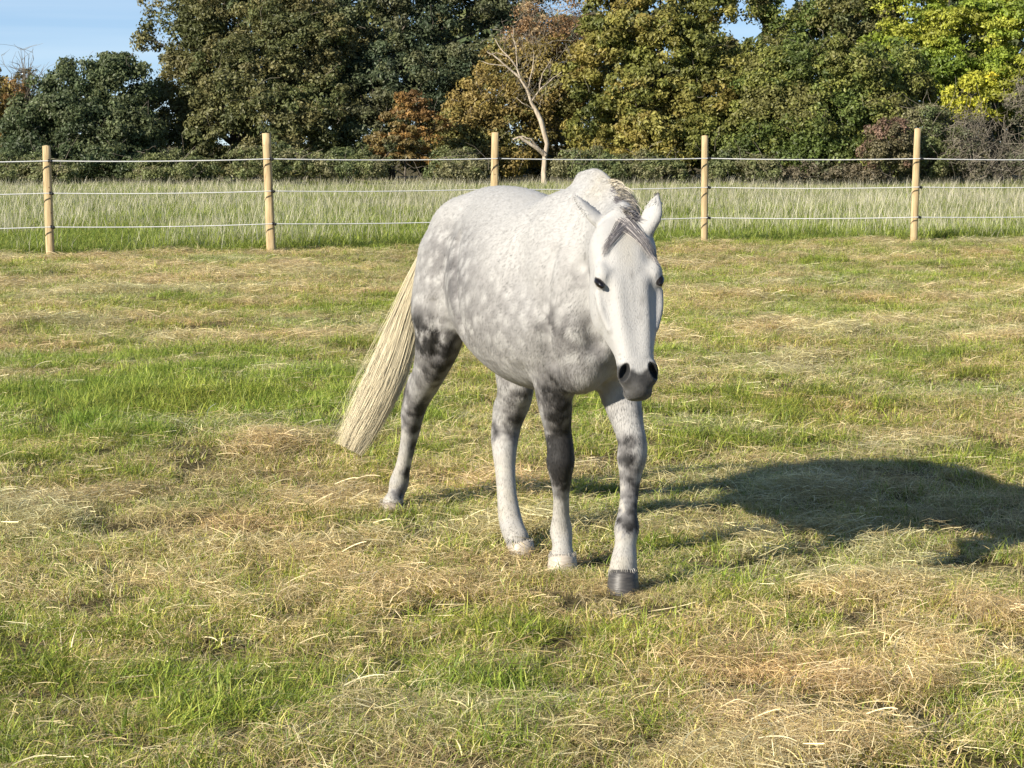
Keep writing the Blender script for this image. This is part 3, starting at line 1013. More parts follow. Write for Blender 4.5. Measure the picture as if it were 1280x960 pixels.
    for s in (-1, 1):
        ca, sa = math.cos(s * .38), math.sin(s * .38)
        nx, ny = hx * ca - hy * sa, hy * ca + hx * sa
        add(Ell(Hd(s * .048, .523, .034), (.0145, .029, .036), [nx, ny, hz], k=.008, carve=True))     # nostril
        lo, sh, nn = EYE_AX(s)
        e = Hd(*EYE(s))
        add(Loft([(e + lo * a - sh * (.0125 - 14 * a * a) - nn * .005, .003, .003, .003) for a in (-.018, 0, .018)], lat=nn, k=.010, n=3))    # lower lid
        add(Ell(e + nn * .004, (.0205, .0098, .0125), [lo, sh, nn], k=.004, carve=True))   # eye socket
    # mouth line
    for s in (-1, 1):
        add(Loft([(Hd(s * .050, .535, -.035), .006, .0035, .0035), (Hd(s * .050, .560, -.022), .007, .0035, .0035), (Hd(s * .03, .585, -.012), .006, .0035, .0035)], lat=hx, k=.005, n=3, carve=True))

    # ears
    def ear(base, tip, lat, wid):
        base, tip = np.array(base), np.array(tip)
        q = lambda t: base * (1 - t) + tip * t
        add(Loft([(q(-.1), wid * .62, .016, .02), (q(.15), wid * .95, .018, .022), (q(.4), wid, .014, .018), (q(.7), wid * .66, .011, .013), (q(.9), wid * .24, .007, .008), (q(1.0), .006, .005, .005)], lat=lat, k=.02, n=3))
        w = unit(np.cross(unit(tip - base), lat))
        add(Ell(q(.42) + w * .019, (wid * .62, .05, .014), [unit(lat), unit(tip - base), w], k=.01, carve=True))
    ear(at(811, 284, 6.60), at(823, 241, 6.62), unit(np.array([.80, -.6, 0])), .037)
    ear(at(749, 279, 6.66), at(717, 244, 6.70), unit(np.array([.35, .94, .2])), .034)
    return R


EYE = lambda s: (s * .1015, .233, .026)


def EYE_AX(s):
    n = unit(hx * s * .80 + hz * .58)
    t2 = unit(np.cross(hy, n)) * s           # across the eye, towards the middle of the face
    if t2 @ hz < 0:
        t2 = -t2
    lo = unit(hy * .78 + t2 * .62)
    sh = unit(np.cross(n, lo))
    if sh @ hy > 0:
        sh = -sh                              # the short way, up over the eye
    return [lo, sh, n]


def hit(u, v, prims, d0=5.9, d1=9.0):
    """where the line of sight through u, v first meets the horse"""
    t = np.linspace(d0, d1, 400)
    P = np.array([0, 0, CAM_H]) + ray(u, v) * t[:, None]
    d = np.concatenate([field(prims, P[i:i + 40], .3) for i in range(0, 400, 40)])
    k = np.argmax(d < 0)
    return P[k] if d[k] < 0 else None


def refine(V, F, sel):
    """split the chosen quads in four; the rest of the mesh stays as it is"""
    S = F[sel]
    e = np.sort(np.concatenate([S[:, [0, 1]], S[:, [1, 2]], S[:, [2, 3]], S[:, [3, 0]]]), axis=1)
    ue, inv = np.unique(e, axis=0, return_inverse=True)
    inv = inv.ravel().reshape(4, -1) + len(V)
    c = np.arange(len(S)) + len(V) + len(ue)
    nv = np.concatenate([V, (V[ue[:, 0]] + V[ue[:, 1]]) / 2, V[S].mean(1)])
    q = [np.stack([S[:, i], inv[i], c, inv[(i + 3) % 4]], 1) for i in range(4)]
    cnt = np.bincount(inv.ravel() - len(V), minlength=len(ue))
    edge = np.nonzero(cnt == 1)[0] + len(V)
    new = np.unique(np.concatenate([S.ravel(), np.arange(len(V), len(nv))]))
    fixed = np.unique(np.concatenate([edge, ue[cnt == 1].ravel()]))
    return nv, np.concatenate([F[~sel]] + q), np.setdiff1d(new, fixed)


def project(V, idx, prims, it=2, block=.09):
    key = np.floor(V[idx] / block).astype(int)
    _, inv = np.unique(key, axis=0, return_inverse=True)
    inv = inv.ravel()
    for b in range(inv.max() + 1):
        ii = idx[inv == b]
        P = V[ii]
        for _ in range(it):
            e = .0012
            d = field(prims, P)
            g = np.stack([field(prims, P + e * np.eye(3)[k]) - d for k in range(3)], 1) / e
            st = (d / np.maximum((g * g).sum(1), .25))[:, None] * g
            L = np.linalg.norm(st, axis=1)[:, None]
            P = P - st * np.minimum(1, .006 / np.maximum(L, 1e-9))
        V[ii] = P
    return V


prims = horse_prims()
# folds between the muscles, laid on the skin where the photograph shows them
for pts, r, k in (([(729, 335), (732, 362), (738, 400), (744, 430)], .007, .07), ([(690, 315), (682, 355), (679, 400), (684, 440), (690, 455)], .009, .06),
                  ([(571, 300), (567, 340), (569, 380), (577, 412)], .016, .05), ([(541, 380), (545, 415), (545, 445)], .008, .04)):
    hp = [hit(u, v, prims) for u, v in pts]
    prims.append(Loft([(p, r, r, r) for p in hp if p is not None], k=k, n=4, carve=True))
HV, HF = surface(prims, 0.006)
HV = relax(HV, HF, 3, 0.45)
_h = HV[HF].mean(1) - POLL
_sel = (_h @ hy > .06) & (np.abs(_h @ hx) < .16) & (_h @ hz > -.13) & (HV[HF].mean(1)[:, 2] > .6) & (HV[HF].mean(1)[:, 1] < 6.72)
HV, HF, _new = refine(HV, HF, _sel)
HV = project(HV, _new, prims)
# ---- coat: colours of the hair, from the markings of this horse, with neck crease and cheek shaded in
def worley(p, cell, seed=0):
    q = p / cell
    i = np.floor(q).astype(np.int64)
    best = np.full(len(p), 9.0)
    for dx in (-1, 0, 1):
        for dy in (-1, 0, 1):
            for dz in (-1, 0, 1):
                a, b, c = i[:, 0] + dx, i[:, 1] + dy, i[:, 2] + dz
                f = np.stack([a + hash3(a, b, c, seed), b + hash3(a, b, c, seed + 7), c + hash3(a, b, c, seed + 13)], 1)
                best = np.minimum(best, ((q - f) ** 2).sum(1))
    return np.sqrt(best)


def sstep(a, b, x):
    t = np.clip((x - a) / (b - a), 0, 1)
    return t * t * (3 - 2 * t)


MARKS = [  # place (seen at u, v, depth), radius in m, how much darker (or lighter)
    (612, 365, 7.6, .13, .46), (655, 385, 7.4, .09, .2), (580, 320, 7.8, .10, .2), (545, 300, 7.9, .06, .14), (640, 430, 7.4, .10, .08),
    (692, 398, 7.1, .045, .32), (700, 435, 7.0, .09, .16), (735, 400, 7.0, .07, .15), (728, 345, 6.9, .035, .16), (748, 445, 7.0, .06, .16), (705, 330, 7.1, .05, .08),  # shoulder greys, and the neck crease, its shade put into the coat colour
    (722, 385, 7.0, .03, -.15), (700, 470, 7.05, .03, .16),
    (526, 395, 8.1, .05, .45), (531, 428, 8.0, .06, .62), (556, 445, 7.9, .06, .50), (545, 345, 8.0, .07, .16), (572, 428, 7.9, .03, .2), (538, 380, 8.0, .03, -.1),
    (548, 468, 8.0, .04, .45), (527, 470, 8.1, .035, .1), (531, 508, 8.2, .026, .75), (505, 490, 8.35, .026, .75), (518, 520, 8.3, .04, .6), (524, 540, 8.3, .03, .5),
    (517, 562, 8.35, .024, .72), (512, 590, 8.4, .022, .7), (505, 580, 8.4, .018, -.2), (497, 617, 8.4, .020, .60), (510, 610, 8.4, .02, .5),
    (655, 478, 7.8, .05, .26), (637, 500, 7.8, .04, .24), (617, 537, 7.9, .026, .50), (640, 540, 7.8, .035, .46), (652, 525, 7.8, .035, .40),
    (685, 490, 7.1, .05, .50), (700, 515, 7.1, .06, .58), (703, 545, 7.2, .05, .6), (701, 575, 7.2, .05, 1.7), (706, 600, 7.2, .03, .7), (708, 625, 7.2, .025, .35), (673, 515, 7.2, .016, -.6), (678, 545, 7.2, .014, -.5),
    (781, 557, 7.0, .025, .62), (791, 548, 7.0, .02, .36), (786, 578, 7.0, .030, .62), (797, 566, 7.0, .015, -.3), (784, 596, 7.0, .018, .25), (790, 612, 7.0, .03, .62), (794, 637, 6.95, .02, .5), (784, 653, 6.9, .032, .62), (797, 655, 6.9, .02, .5), (776, 630, 6.95, .014, -.3),
    (787, 342, 6.3, .006, .25), (824, 242, 6.62, .008, .9), (717, 245, 6.7, .006, .4),
]
WHITE, GREY, DARK, CREAM = np.array([.368, .362, .350]), np.array([.138, .132, .130]), np.array([.016, .015, .015]), np.array([.39, .34, .24])


def coat_color(P):
    q = P - HO
    bx, by, bz = q @ HD, q @ HL, P[:, 2]
    h = P - POLL
    hxx, hyy, hzz = h @ hx, h @ hy, h @ hz
    head = sstep(.62, .80, bx) * sstep(-.02, .06, hyy) * (P[:, 1] < 6.75) * (bz > .62) * (hzz > -.24)
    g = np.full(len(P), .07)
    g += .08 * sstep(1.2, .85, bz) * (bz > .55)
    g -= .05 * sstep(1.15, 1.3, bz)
    org = np.array([0, 0, CAM_H])
    PW = P + (.04 * np.stack([fbm(P, 38, k, 2) - .5 for k in (4, 5, 6)], 1))
    for u, v, D, s, a in MARKS:
        d = at(u, v, D) - org
        L = np.linalg.norm(d)
        d /= L
        w = PW - org
        t = w @ d
        r2 = (w * w).sum(1) - t * t
        g += a * np.exp(-r2 / (2 * s * s)) * np.exp(-((t - L) / .22) ** 2)
    hm = np.zeros(len(P))
    body = sstep(.62, .8, bz) * (1 - head)
    warp = P + .03 * np.stack([fbm(P, 9, k) - .5 for k in (1, 2, 3)], 1)
    spot = .95 * sstep(.66, .16, worley(warp, .050, 3)) + .2 * sstep(.6, .15, worley(warp, .027, 5))
    big = fbm(P, 6, 21)
    g = g * (1 + body * sstep(.07, .22, g) * (.45 - 1.15 * spot)) + body * .14 * (big - .45) * sstep(1.32, 1.1, bz)
    legs = sstep(.75, .6, bz) * (1 - head)
    g = g + legs * (fbm(P, 30, 31) - .47) * 1.5 * np.clip(g * 2.5, 0, 1) + legs * .05
    st = P * np.array([1.0, 1.0, .3])
    g = g + (fbm(st, 75, 41) - .5) * .15 * (1 - .7 * head) + (fbm(st, 200, 43, 2) - .5) * .06 * (1 - .8 * head)
    g = np.clip(g, 0, 1.3)
    for u, v, s_, a in ((803, 376, .007, .30), (801, 395, .006, .2), (805, 358, .006, .15), (760, 372, .008, .10), (752, 392, .010, .12), (790, 344, .005, .25)):  # grey streaks on the nose, and cheek shading put into the colour
        d = at(u, v, 6.3) - org
        d /= np.linalg.norm(d)
        w = (P - org)
        w = w - (w @ d)[:, None] * d
        hm = hm + a * np.exp(-(w[:, 0] ** 2 / (2 * s_ * s_) + w[:, 2] ** 2 / (2 * (2.2 * s_) ** 2)))
    g = g * (1 - head) + head * np.clip(hm + .05 + (fbm(P, 30, 55) - .5) * .10 + .10 * sstep(-.05, -.12, hzz), 0, 1)
    c = WHITE + (GREY - WHITE) * np.clip(g / .62, 0, 1)[:, None]
    c = c + (DARK - c) * sstep(.55, 1.05, g)[:, None]
    # yellowish stains: withers, below the ear, lower legs
    y = .55 * sstep(.16, .0, np.abs(bx - .66)) * sstep(1.28, 1.36, bz) + .35 * legs * sstep(.5, .2, bz) * (g < .35)
    y = y + .35 * head * sstep(.05, .0, np.abs(hxx)) * sstep(.25, .1, hyy)
    c = c + (CREAM - c) * np.clip(y * fbm(P, 22, 61) * 1.3, 0, 1)[:, None]
    # muzzle skin, nostrils, eyelids
    edge = .512 + (fbm(P, 45, 71) - .5) * .03 - .022 * sstep(.03, .055, np.abs(hxx)) + .012 * sstep(.035, .0, np.abs(hxx))
    mz = head * sstep(edge - .012, edge + .012, hyy)
    skin = np.array([.033, .032, .031]) * (0.45 + 1.0 * fbm(P, 34, 73) + .5 * (fbm(P, 160, 74, 2) - .3))[:, None]
    lip = (sstep(.545, .575, hyy) * (.5 + fbm(P, 50, 75)))[:, None]
    c = c + (skin * (1 + .8 * lip) - c) * mz[:, None]
    for s in (-1, 1):
        e = Hd(*EYE(s))
        A = np.array(EYE_AX(s))
        k = (((P - e) @ A.T / np.array([.0275, .0132, .02])) ** 2).sum(1)
        c = c + (np.array([.03, .026, .025]) - c) * (sstep(1.12, .85, k) * head)[:, None]
        ca, sa = math.cos(s * .38), math.sin(s * .38)
        w = (P - Hd(s * .048, .523, .034)) @ np.array([hx * ca - hy * sa, hy * ca + hx * sa, hz]).T
        k = np.sqrt(((w / np.array([.0145, .029, .036])) ** 2).sum(1))
        c = c + (np.array([.008, .007, .007]) - c) * (sstep(1.22, 1.04, k) * head)[:, None]
    for s in (-1, 1):
        a, b = Hd(s * .052, .536, -.036), Hd(s * .030, .588, -.008)
        t = np.clip((P - a) @ (b - a) / ((b - a) @ (b - a)), 0, 1)
        k = np.linalg.norm(P - a - t[:, None] * (b - a), axis=1)
        c = c + (np.array([.012, .011, .011]) - c) * (.8 * sstep(.012, .003, k) * head)[:, None]
    # chestnut of dark skin around the hoof edge is left to the hoof itself
    return np.clip(c, .008, .8)


def normals_of(V, F):
    n = np.cross(V[F[:, 2]] - V[F[:, 0]], V[F[:, 3]] - V[F[:, 1]])
    out = np.stack([np.bincount(F.ravel(), weights=np.repeat(n[:, k], 4), minlength=len(V)) for k in range(3)], 1)
    return out / (np.linalg.norm(out, axis=1)[:, None] + 1e-12), n


def mat_attr(name, rough=.6, spec=.3, noise=0.0, sheen=0.0):
    m, n, l, out = new_mat(name)
    at_ = node(n, 'ShaderNodeAttribute', attribute_name='col')
    b = node(n, 'ShaderNodeBsdfPrincipled', i_Roughness=rough)
    b.inputs['Specular IOR Level'].default_value = spec
    b.inputs['Sheen Weight'].default_value = sheen
    l.new(at_.outputs['Color'], b.inputs['Base Color'])
    if noise:
        tc = node(n, 'ShaderNodeTexCoord')
        mp = node(n, 'ShaderNodeMapping')
        mp.inputs['Scale'].default_value = (1, 1, .25)
        no = node(n, 'ShaderNodeTexNoise', i_Scale=260.0, i_Detail=3.0)
        l.new(tc.outputs['Object'], mp.inputs[0])
        l.new(mp.outputs[0], no.inputs['Vector'])
        bp = node(n, 'ShaderNodeBump', i_Strength=noise, i_Distance=.004)
        l.new(no.outputs['Fac'], bp.inputs['Height'])
        l.new(bp.outputs[0], b.inputs['Normal'])
    l.new(b.outputs[0], out.inputs['Surface'])
    return m


def ribbons(roots, paths_fn):
    raise NotImplementedError


def strands(name, paths, width, cols, mat, parent, taper=.25, nrm=None):
    """paths (n, m, 3): thin flat strands of hair, each with its own twist"""
    n, m, _ = paths.shape
    rng = np.random.default_rng(n)
    t = np.gradient(paths, axis=1)
    t /= np.linalg.norm(t, axis=2)[..., None] + 1e-9
    rnd = rng.normal(size=(n, 1, 3)) if nrm is None else nrm      # nrm: the way the flat of each strand faces
    s = np.cross(t, rnd)
    s /= np.linalg.norm(s, axis=2)[..., None] + 1e-9
    w = np.asarray(width)[:, None] * (1 - (1 - taper) * np.linspace(0, 1, m)[None] ** 2)
    a, b = paths - s * w[..., None] / 2, paths + s * w[..., None] / 2
    V = np.stack([a, b], 2).reshape(-1, 3)
    i = (np.arange(n)[:, None] * m + np.arange(m - 1)[None]) * 2
    F = np.stack([i, i + 1, i + 3, i + 2], -1).reshape(-1, 4)
    col = np.repeat(cols, 2 * m, axis=0) if cols.ndim == 2 else np.repeat(cols.reshape(-1, 3), 2, axis=0)
    col = np.column_stack([col, np.ones(len(col))])
    o = mesh_np(name, V, F, mat, parent, smooth=True, attrs={'col': ('POINT', 'FLOAT_COLOR', col)})
    return o


def build_horse():
    rng = np.random.default_rng(11)
    root = empty('horse', tuple(HO))
    tag(root, 'dapple grey horse with cream tail walking across the paddock towards the viewer', 'horse')
    coat = mat_attr('horse_coat', .62, .25, .35, .15)
    fur = mat_attr('horse_hair', .6, .25)
    c = coat_color(HV)
    mesh_np('body', HV, HF, coat, root, smooth=True, attrs={'col': ('POINT', 'FLOAT_COLOR', np.column_stack([c, np.ones(len(c))]))})
    N, fn = normals_of(HV, HF)
    # short coat hair, lying along the direction it grows in
    area = np.linalg.norm(fn, axis=1)
    nh = 200000
    face = rng.choice(len(HF), nh, p=area / area.sum())
    wgt = rng.dirichlet((1, 1, 1, 1), nh)
    P = (HV[HF[face]] * wgt[..., None]).sum(1)
    Nn = (N[HF[face]] * wgt[..., None]).sum(1)
    Nn /= np.linalg.norm(Nn, axis=1)[:, None] + 1e-9
    q = P - HO
    h = P - POLL
    is_head = (P[:, 1] < 6.72) & (P[:, 2] > .62) & (h @ hy > -.02) & (q @ HD > .7)
    bz = P[:, 2]
    flow = -HD * .75 - UP * .7
    D = np.tile(flow, (nh, 1))
    D[bz < .75] = -UP - HD * .1
    D[is_head] = hy
    D = D + .5 * (np.stack([fbm(P, 5, k, 2) for k in (81, 82, 83)], 1) - .5)
    D -= (D * Nn).sum(1)[:, None] * Nn
    D /= np.linalg.norm(D, axis=1)[:, None] + 1e-9
    skin_zone = is_head & (h @ hy > .50)
    nose_far = np.ones(nh)
    ln = rng.uniform(.012, .022, nh) * np.where(is_head, .42, 1.0)
    ln = np.where((bz < .45) & ~is_head, ln * .8, ln)
    keep = ~skin_zone & (rng.random(nh) < np.where(is_head, .35, np.where(bz < .5, .6, 1.0)))
    for s in (-1, 1):
        keep &= np.linalg.norm(P - Hd(*EYE(s)), axis=1) > .034
    P, Nn, D, ln = P[keep], Nn[keep], D[keep], ln[keep]
    nh = len(P)
    side = np.cross(D, Nn) * rng.uniform(.0011, .0019, nh)[:, None]
    tip = P + D * ln[:, None] + Nn * (ln * rng.uniform(.03, .13, nh) * np.where(is_head[keep], .3, 1))[:, None] + rng.normal(size=(nh, 3)) * .0012
    base = P - Nn * .001
    V = np.stack([base - side, base + side, tip], 1).reshape(-1, 3)
    cc = coat_color(P) * rng.uniform(.93, 1.09, nh)[:, None]
    cc = np.clip(np.repeat(cc, 3, axis=0), 0, .85)
    o = mesh_np('coat_hair', V, np.arange(nh * 3).reshape(-1, 3), fur, root, smooth=True, attrs={'col': ('POINT', 'FLOAT_COLOR', np.column_stack([cc, np.ones(len(cc))]))})
    o.data.normals_split_custom_set_from_vertices(np.repeat(Nn, 3, axis=0).astype(np.float32))
    o['kind'] = 'stuff'
    # eyes
    em, n, l, out = new_mat('dark_eye')
    b = node(n, 'ShaderNodeBsdfPrincipled', i_Roughness=.06)
    lw = node(n, 'ShaderNodeTexNoise', i_Scale=60.0)
    rp = ramp(n, [(.3, (.004, .003, .003)), (.7, (.009, .006, .005))])
    l.new(lw.outputs['Fac'], rp.inputs['Fac'])
    l.new(rp.outputs[0], b.inputs['Base Color'])
    l.new(b.outputs[0], out.inputs['Surface'])
    for s in (-1, 1):
        lo, sh, nn = EYE_AX(s)
        e = Hd(*EYE(s)) - nn * .004
        th = np.linspace(0, PI, 13)
        ph = np.linspace(0, 2 * PI, 24, endpoint=False)
        v = np.array([e + lo * .0232 * math.sin(a) * math.cos(p) + sh * .0112 * math.sin(a) * math.sin(p) + nn * .0105 * math.cos(a) for a in th for p in ph])
        f = [[i * 24 + j, i * 24 + (j + 1) % 24, (i + 1) * 24 + (j + 1) % 24, (i + 1) * 24 + j] for i in range(12) for j in range(24)]
        mesh_np('eye', v, np.array(f), em, root, smooth=True)
    # hooves
    def hoof(top, toe, r, hgt, cols, label=None):
        m, n, l, out = new_mat('hoof_horn')
        tc = node(n, 'ShaderNodeTexCoord')
        no = node(n, 'ShaderNodeTexNoise', i_Scale=30.0, i_Detail=4.0)
        mp = node(n, 'ShaderNodeMapping')
        mp.inputs['Scale'].default_value = (1, 1, 5)
        l.new(tc.outputs['Object'], mp.inputs[0])
        l.new(mp.outputs[0], no.inputs['Vector'])
        rp = ramp(n, [(.3, cols[0]), (.7, cols[1])])
        l.new(no.outputs['Fac'], rp.inputs['Fac'])
        b = node(n, 'ShaderNodeBsdfPrincipled', i_Roughness=.5)
        l.new(rp.outputs[0], b.inputs['Base Color'])
        bp = node(n, 'ShaderNodeBump', i_Strength=.3, i_Distance=.004)
        l.new(no.outputs['Fac'], bp.inputs['Height'])
        l.new(bp.outputs[0], b.inputs['Normal'])
        l.new(b.outputs[0], out.inputs['Surface'])
        toe = unit(np.array([toe[0], toe[1], 0]))
        sd = np.cross(UP, toe)
        rings, k = [], 28
        for t, rs in ((-.12, .90), (0, 1.0), (.03, 1.045), (.35, 1.10), (.7, 1.16), (.97, 1.22), (1.0, 1.20)):
            cen = top + toe * (.020 * t * hgt / .08) - UP * hgt * t
            for j in range(k):
                a = 2 * PI * j / k
                fx = math.cos(a)
                lift = (.012 * fx if t <= 0.05 else .012 * fx * (1 - t))
                rings.append(cen + (toe * fx * (1.06 if fx > 0 else .86) + sd * math.sin(a)) * r * rs + UP * lift)
        nr = 7
        v = np.array(rings + [rings[-1] * 0 + np.mean(rings[-k:], axis=0)])
        f = np.array([[i * k + j, i * k + (j + 1) % k, (i + 1) * k + (j + 1) % k, (i + 1) * k + j] for i in range(nr - 1) for j in range(k)])[:, ::-1]
        f3 = np.array([[(nr - 1) * k + j, (nr - 1) * k + (j + 1) % k, nr * k] for j in range(k)])[:, ::-1]
        return mesh_np('hoof', v, [f, f3], m, root, smooth=True)
    dk = ((.030, .028, .027), (.075, .069, .064))
    pl = ((.30, .26, .21), (.44, .39, .33))
    o = hoof(at(779, 716, 6.90), (-.05, -1), .047, at(779, 716, 6.90)[2] + .004, dk)
    o['label'] = 'dark grey hoof of the leading foreleg'
    hoof(at(703, 696, 7.29), (.05, -1), .047, at(703, 696, 7.29)[2] + .01, pl)
    hoof(at(650, 679, 7.56), (.5, -.85), .046, at(650, 679, 7.56)[2] + .01, pl)
    hoof(at(489, 631, 8.40), (-.1, -1), .046, at(489, 631, 8.40)[2] + .008, ((.26, .22, .18), (.40, .34, .29)))
    # hair that falls over the top of each hoof
    for q, r, nm in ((at(779, 716, 6.90), .047, 0), (at(703, 696, 7.29), .047, 1), (at(650, 679, 7.56), .046, 2), (at(489, 631, 8.40), .046, 3)):
        k = 420
        a = rng.uniform(0, 2 * PI, k)
        rad = np.stack([np.cos(a), np.sin(a), np.zeros(k)], 1)
        U = np.linspace(0, 1, 6)
        ln = rng.uniform(.008, .026, k) * (1 + .5 * (rad @ np.array([0, 1.0, 0]) > .3))
        p0 = q + rad * (r * .93) + UP * rng.uniform(-.002, .022, k)[:, None]
        pth = p0[:, None] + (rad * .008)[:, None] * (U ** .7)[None, :, None] - UP * (ln[:, None] * U[None])[..., None]
        cc = coat_color(p0 + UP * .012) * rng.uniform(.85, 1.15, (k, 1))
        strands('fetlock_hair', pth, rng.uniform(.0009, .0016, k), cc, fur, root)
    # tail
    g = np.array([at(u, v, d) for u, v, d in ((552, 285, 8.15), (540, 310, 8.30), (523, 342, 8.42), (514, 380, 8.46), (499, 423, 8.46), (491, 455, 8.44), (475, 490, 8.42), (455, 527, 8.40), (437, 562, 8.38))])
    hw = np.array([.022, .032, .036, .044, .056, .068, .074, .068, .036])
    tt = np.linspace(0, 1, len(g))
    ns, m = 6000, 16
    U = np.linspace(0, 1, m)
    gx = np.stack([np.interp(U, tt, g[:, k]) for k in range(3)], 1)
    for _ in range(3):
        gx[1:-1] = .25 * gx[:-2] + .5 * gx[1:-1] + .25 * gx[2:]
    W = np.interp(U, tt, hw)
    tx = np.gradient(gx, axis=0)
    tx /= np.linalg.norm(tx, axis=1)[:, None]
    ax1 = np.cross(tx, np.array([0, 1.0, 0]))
    ax1 /= np.linalg.norm(ax1, axis=1)[:, None]
    ax2 = np.cross(tx, ax1)
    lock = rng.integers(0, 90, ns)
    la, lr = rng.uniform(0, 2 * PI, 90), np.sqrt(rng.random(90))
    a = la[lock] + rng.normal(0, .28, ns)
    r = np.clip(lr[lock] + rng.normal(0, .12, ns), 0, 1.05)
    u1 = (r * np.cos(a))[:, None] * W[None] + rng.normal(0, .004, (ns, 1)) * U[None]
    u2 = (r * np.sin(a))[:, None] * W[None] * .62
    end = np.clip(rng.normal(.94, .09, ns), .55, 1.08)
    Us = U[None] * end[:, None]
    pick = lambda arr: np.stack([[np.interp(Us[i], U, arr[:, k]) for k in range(3)] for i in range(ns)]).transpose(0, 2, 1)
    path = pick(gx) + u1[..., None] * ax1[None] + u2[..., None] * ax2[None]
    wav = np.sin(U[None] * rng.uniform(4, 9, 90)[lock][:, None] + rng.uniform(0, 6, 90)[lock][:, None])
    path += wav[..., None] * ax1[None] * (.006 * U)[None, :, None]
    stray = rng.random(ns) < .04
    path[stray] += (U ** 2)[None, :, None] * np.array([-.07, .03, .03]) * rng.uniform(.3, 1.2, (stray.sum(), 1, 1))
    cols = np.array([.53, .465, .32]) * rng.uniform(.85, 1.15, (ns, 1)) * (1 + .10 * (rng.random((90, 1))[lock] - .5) * 2)
    nr = (u1 / W[None])[..., None] * ax1[None] + (u2 / (.62 * W[None]))[..., None] * ax2[None] + rng.normal(0, .35, (ns, 1, 3)) + np.array([-.5, -.8, .3])
    strands('tail', path, rng.uniform(.0013, .0022, ns), cols, fur, root, nrm=nr)
    # forelock, lying on the forehead
    def on_face(x, y):
        zs = np.linspace(.10, -.10, 81)
        P = Hd(0, 0, 0) + hx * x + hy * y + zs[:, None] * hz
        d = field(prims, P, .3)
        k = np.argmax(d < 0)
        return Hd(x, y, zs[k] + .004 if d[k] < 0 else -.03)
    ps, cs = [], []
    for i in range(300):
        sgn = -1 if i % 10 < 3 else 1
        f = rng.random()
        x0, y0 = rng.normal(.004, .012), rng.uniform(.012, .055)
        if sgn < 0:
            x1, y1 = -.066 - .016 * f, .10 + .045 * f + rng.normal(0, .004)
            x1 += rng.normal(0, .003)
        else:
            x1, y1 = .062 + .04 * f, .11 + .07 * f + rng.normal(0, .010)
            x1 += rng.normal(0, .008)
        pts = []
        for t in np.linspace(0, 1, 9):
            x = x0 + (x1 - x0) * t ** 1.05
            y = y0 + (y1 - y0) * t ** 1.15
            pts.append((x, y))
        ps.append(pts)
    gxs, gys = np.linspace(-.12, .12, 33), np.linspace(-.02, .22, 33)
    G = np.array([[on_face(x, y) for x in gxs] for y in gys])
    GH = (G - POLL) @ hz
    ps = np.array(ps)
    fx = np.clip((ps[..., 0] - gxs[0]) / (gxs[1] - gxs[0]), 0, 31.99)
    fy = np.clip((ps[..., 1] - gys[0]) / (gys[1] - gys[0]), 0, 31.99)
    ix, iy = fx.astype(int), fy.astype(int)
    ax_, ay_ = fx - ix, fy - iy
    z = (GH[iy, ix] * (1 - ax_) * (1 - ay_) + GH[iy, ix + 1] * ax_ * (1 - ay_) + GH[iy + 1, ix] * (1 - ax_) * ay_ + GH[iy + 1, ix + 1] * ax_ * ay_)
    z = z + rng.uniform(0.001, .006, (len(ps), 1)) + .004
    path = POLL + ps[..., :1] * hx + ps[..., 1:] * hy + z[..., None] * hz
    fade = (np.linspace(0, 1, 9)[None] ** 1.4 * rng.uniform(.1, .8, (len(ps), 1)))[..., None]
    cols = np.array([.085, .08, .085]) * rng.uniform(.5, 2.0, (len(ps), 1, 1)) * (1 - fade) + np.array([.36, .33, .32]) * fade
    cols[rng.random(len(ps)) < .25] = np.array([.40, .37, .35])
    strands('forelock', path, rng.uniform(.0012, .0022, len(ps)), cols, fur, root, nrm=np.broadcast_to(hz, path.shape) + .5 * rng.normal(size=(len(ps), 1, 3)))
    # mane: rooted along the crest, falling to the far side
    crest = np.array([B(.46, -.01, 1.36), B(.58, -.03, 1.378), B(.70, -.065, 1.375), B(.82, -.115, 1.352), B(.92, -.16, 1.325), B(1.0, -.205, 1.30), B(1.04, -.235, 1.285)])
    ns, m = 2200, 10
    t = rng.random(ns)
    root_p = np.stack([np.interp(t, np.linspace(0, 1, 7), crest[:, k]) for k in range(3)], 1)
    U = np.linspace(0, 1, m)
    ln = rng.uniform(.10, .20, ns) * (1 - .5 * t)
    clump = rng.integers(0, 30, ns)
    sw = rng.normal(0, .25, 30)[clump] + rng.normal(0, .08, ns)
    out_ = (HL * .9 + HD * .25)
    path = root_p[:, None] + rng.normal(0, .006, (ns, 1, 3)) * np.array([1, 1, .5]) + HL * .012
    ex = ln[:, None] * np.sin(np.minimum(U * 1.9, 1.25))[None] * .30
    ez = ln[:, None] * (.16 * np.sin(U * PI * .55) - .95 * U ** 1.8)
    path = path + ex[..., None] * out_ + ez[..., None] * UP + (sw[:, None] * ln[:, None] * U[None] ** 1.3)[..., None] * HD
    dk = .75 * sstep(.36, .66, t + rng.normal(0, .10, ns))[:, None]
    cols = (np.array([.62, .55, .42]) * (1 - dk) + np.array([.11, .105, .115]) * dk) * rng.uniform(.65, 1.25, (ns, 1))
    pr = [hit(u, v, prims) for u, v in ((764, 238), (768, 246), (772, 254), (776, 261), (780, 268), (784, 273))]
    pr = np.array([p for p in pr if p is not None])
    k2 = 620
    t2 = rng.random(k2)
    r2 = np.stack([np.interp(t2, np.linspace(0, 1, len(pr)), pr[:, k]) for k in range(3)], 1) + rng.normal(0, .005, (k2, 3)) - hz * .004
    dd = hx * rng.uniform(.5, 1.0, (k2, 1)) + UP * rng.uniform(-.9, .1, (k2, 1)) + hz * rng.uniform(.2, .6, (k2, 1))
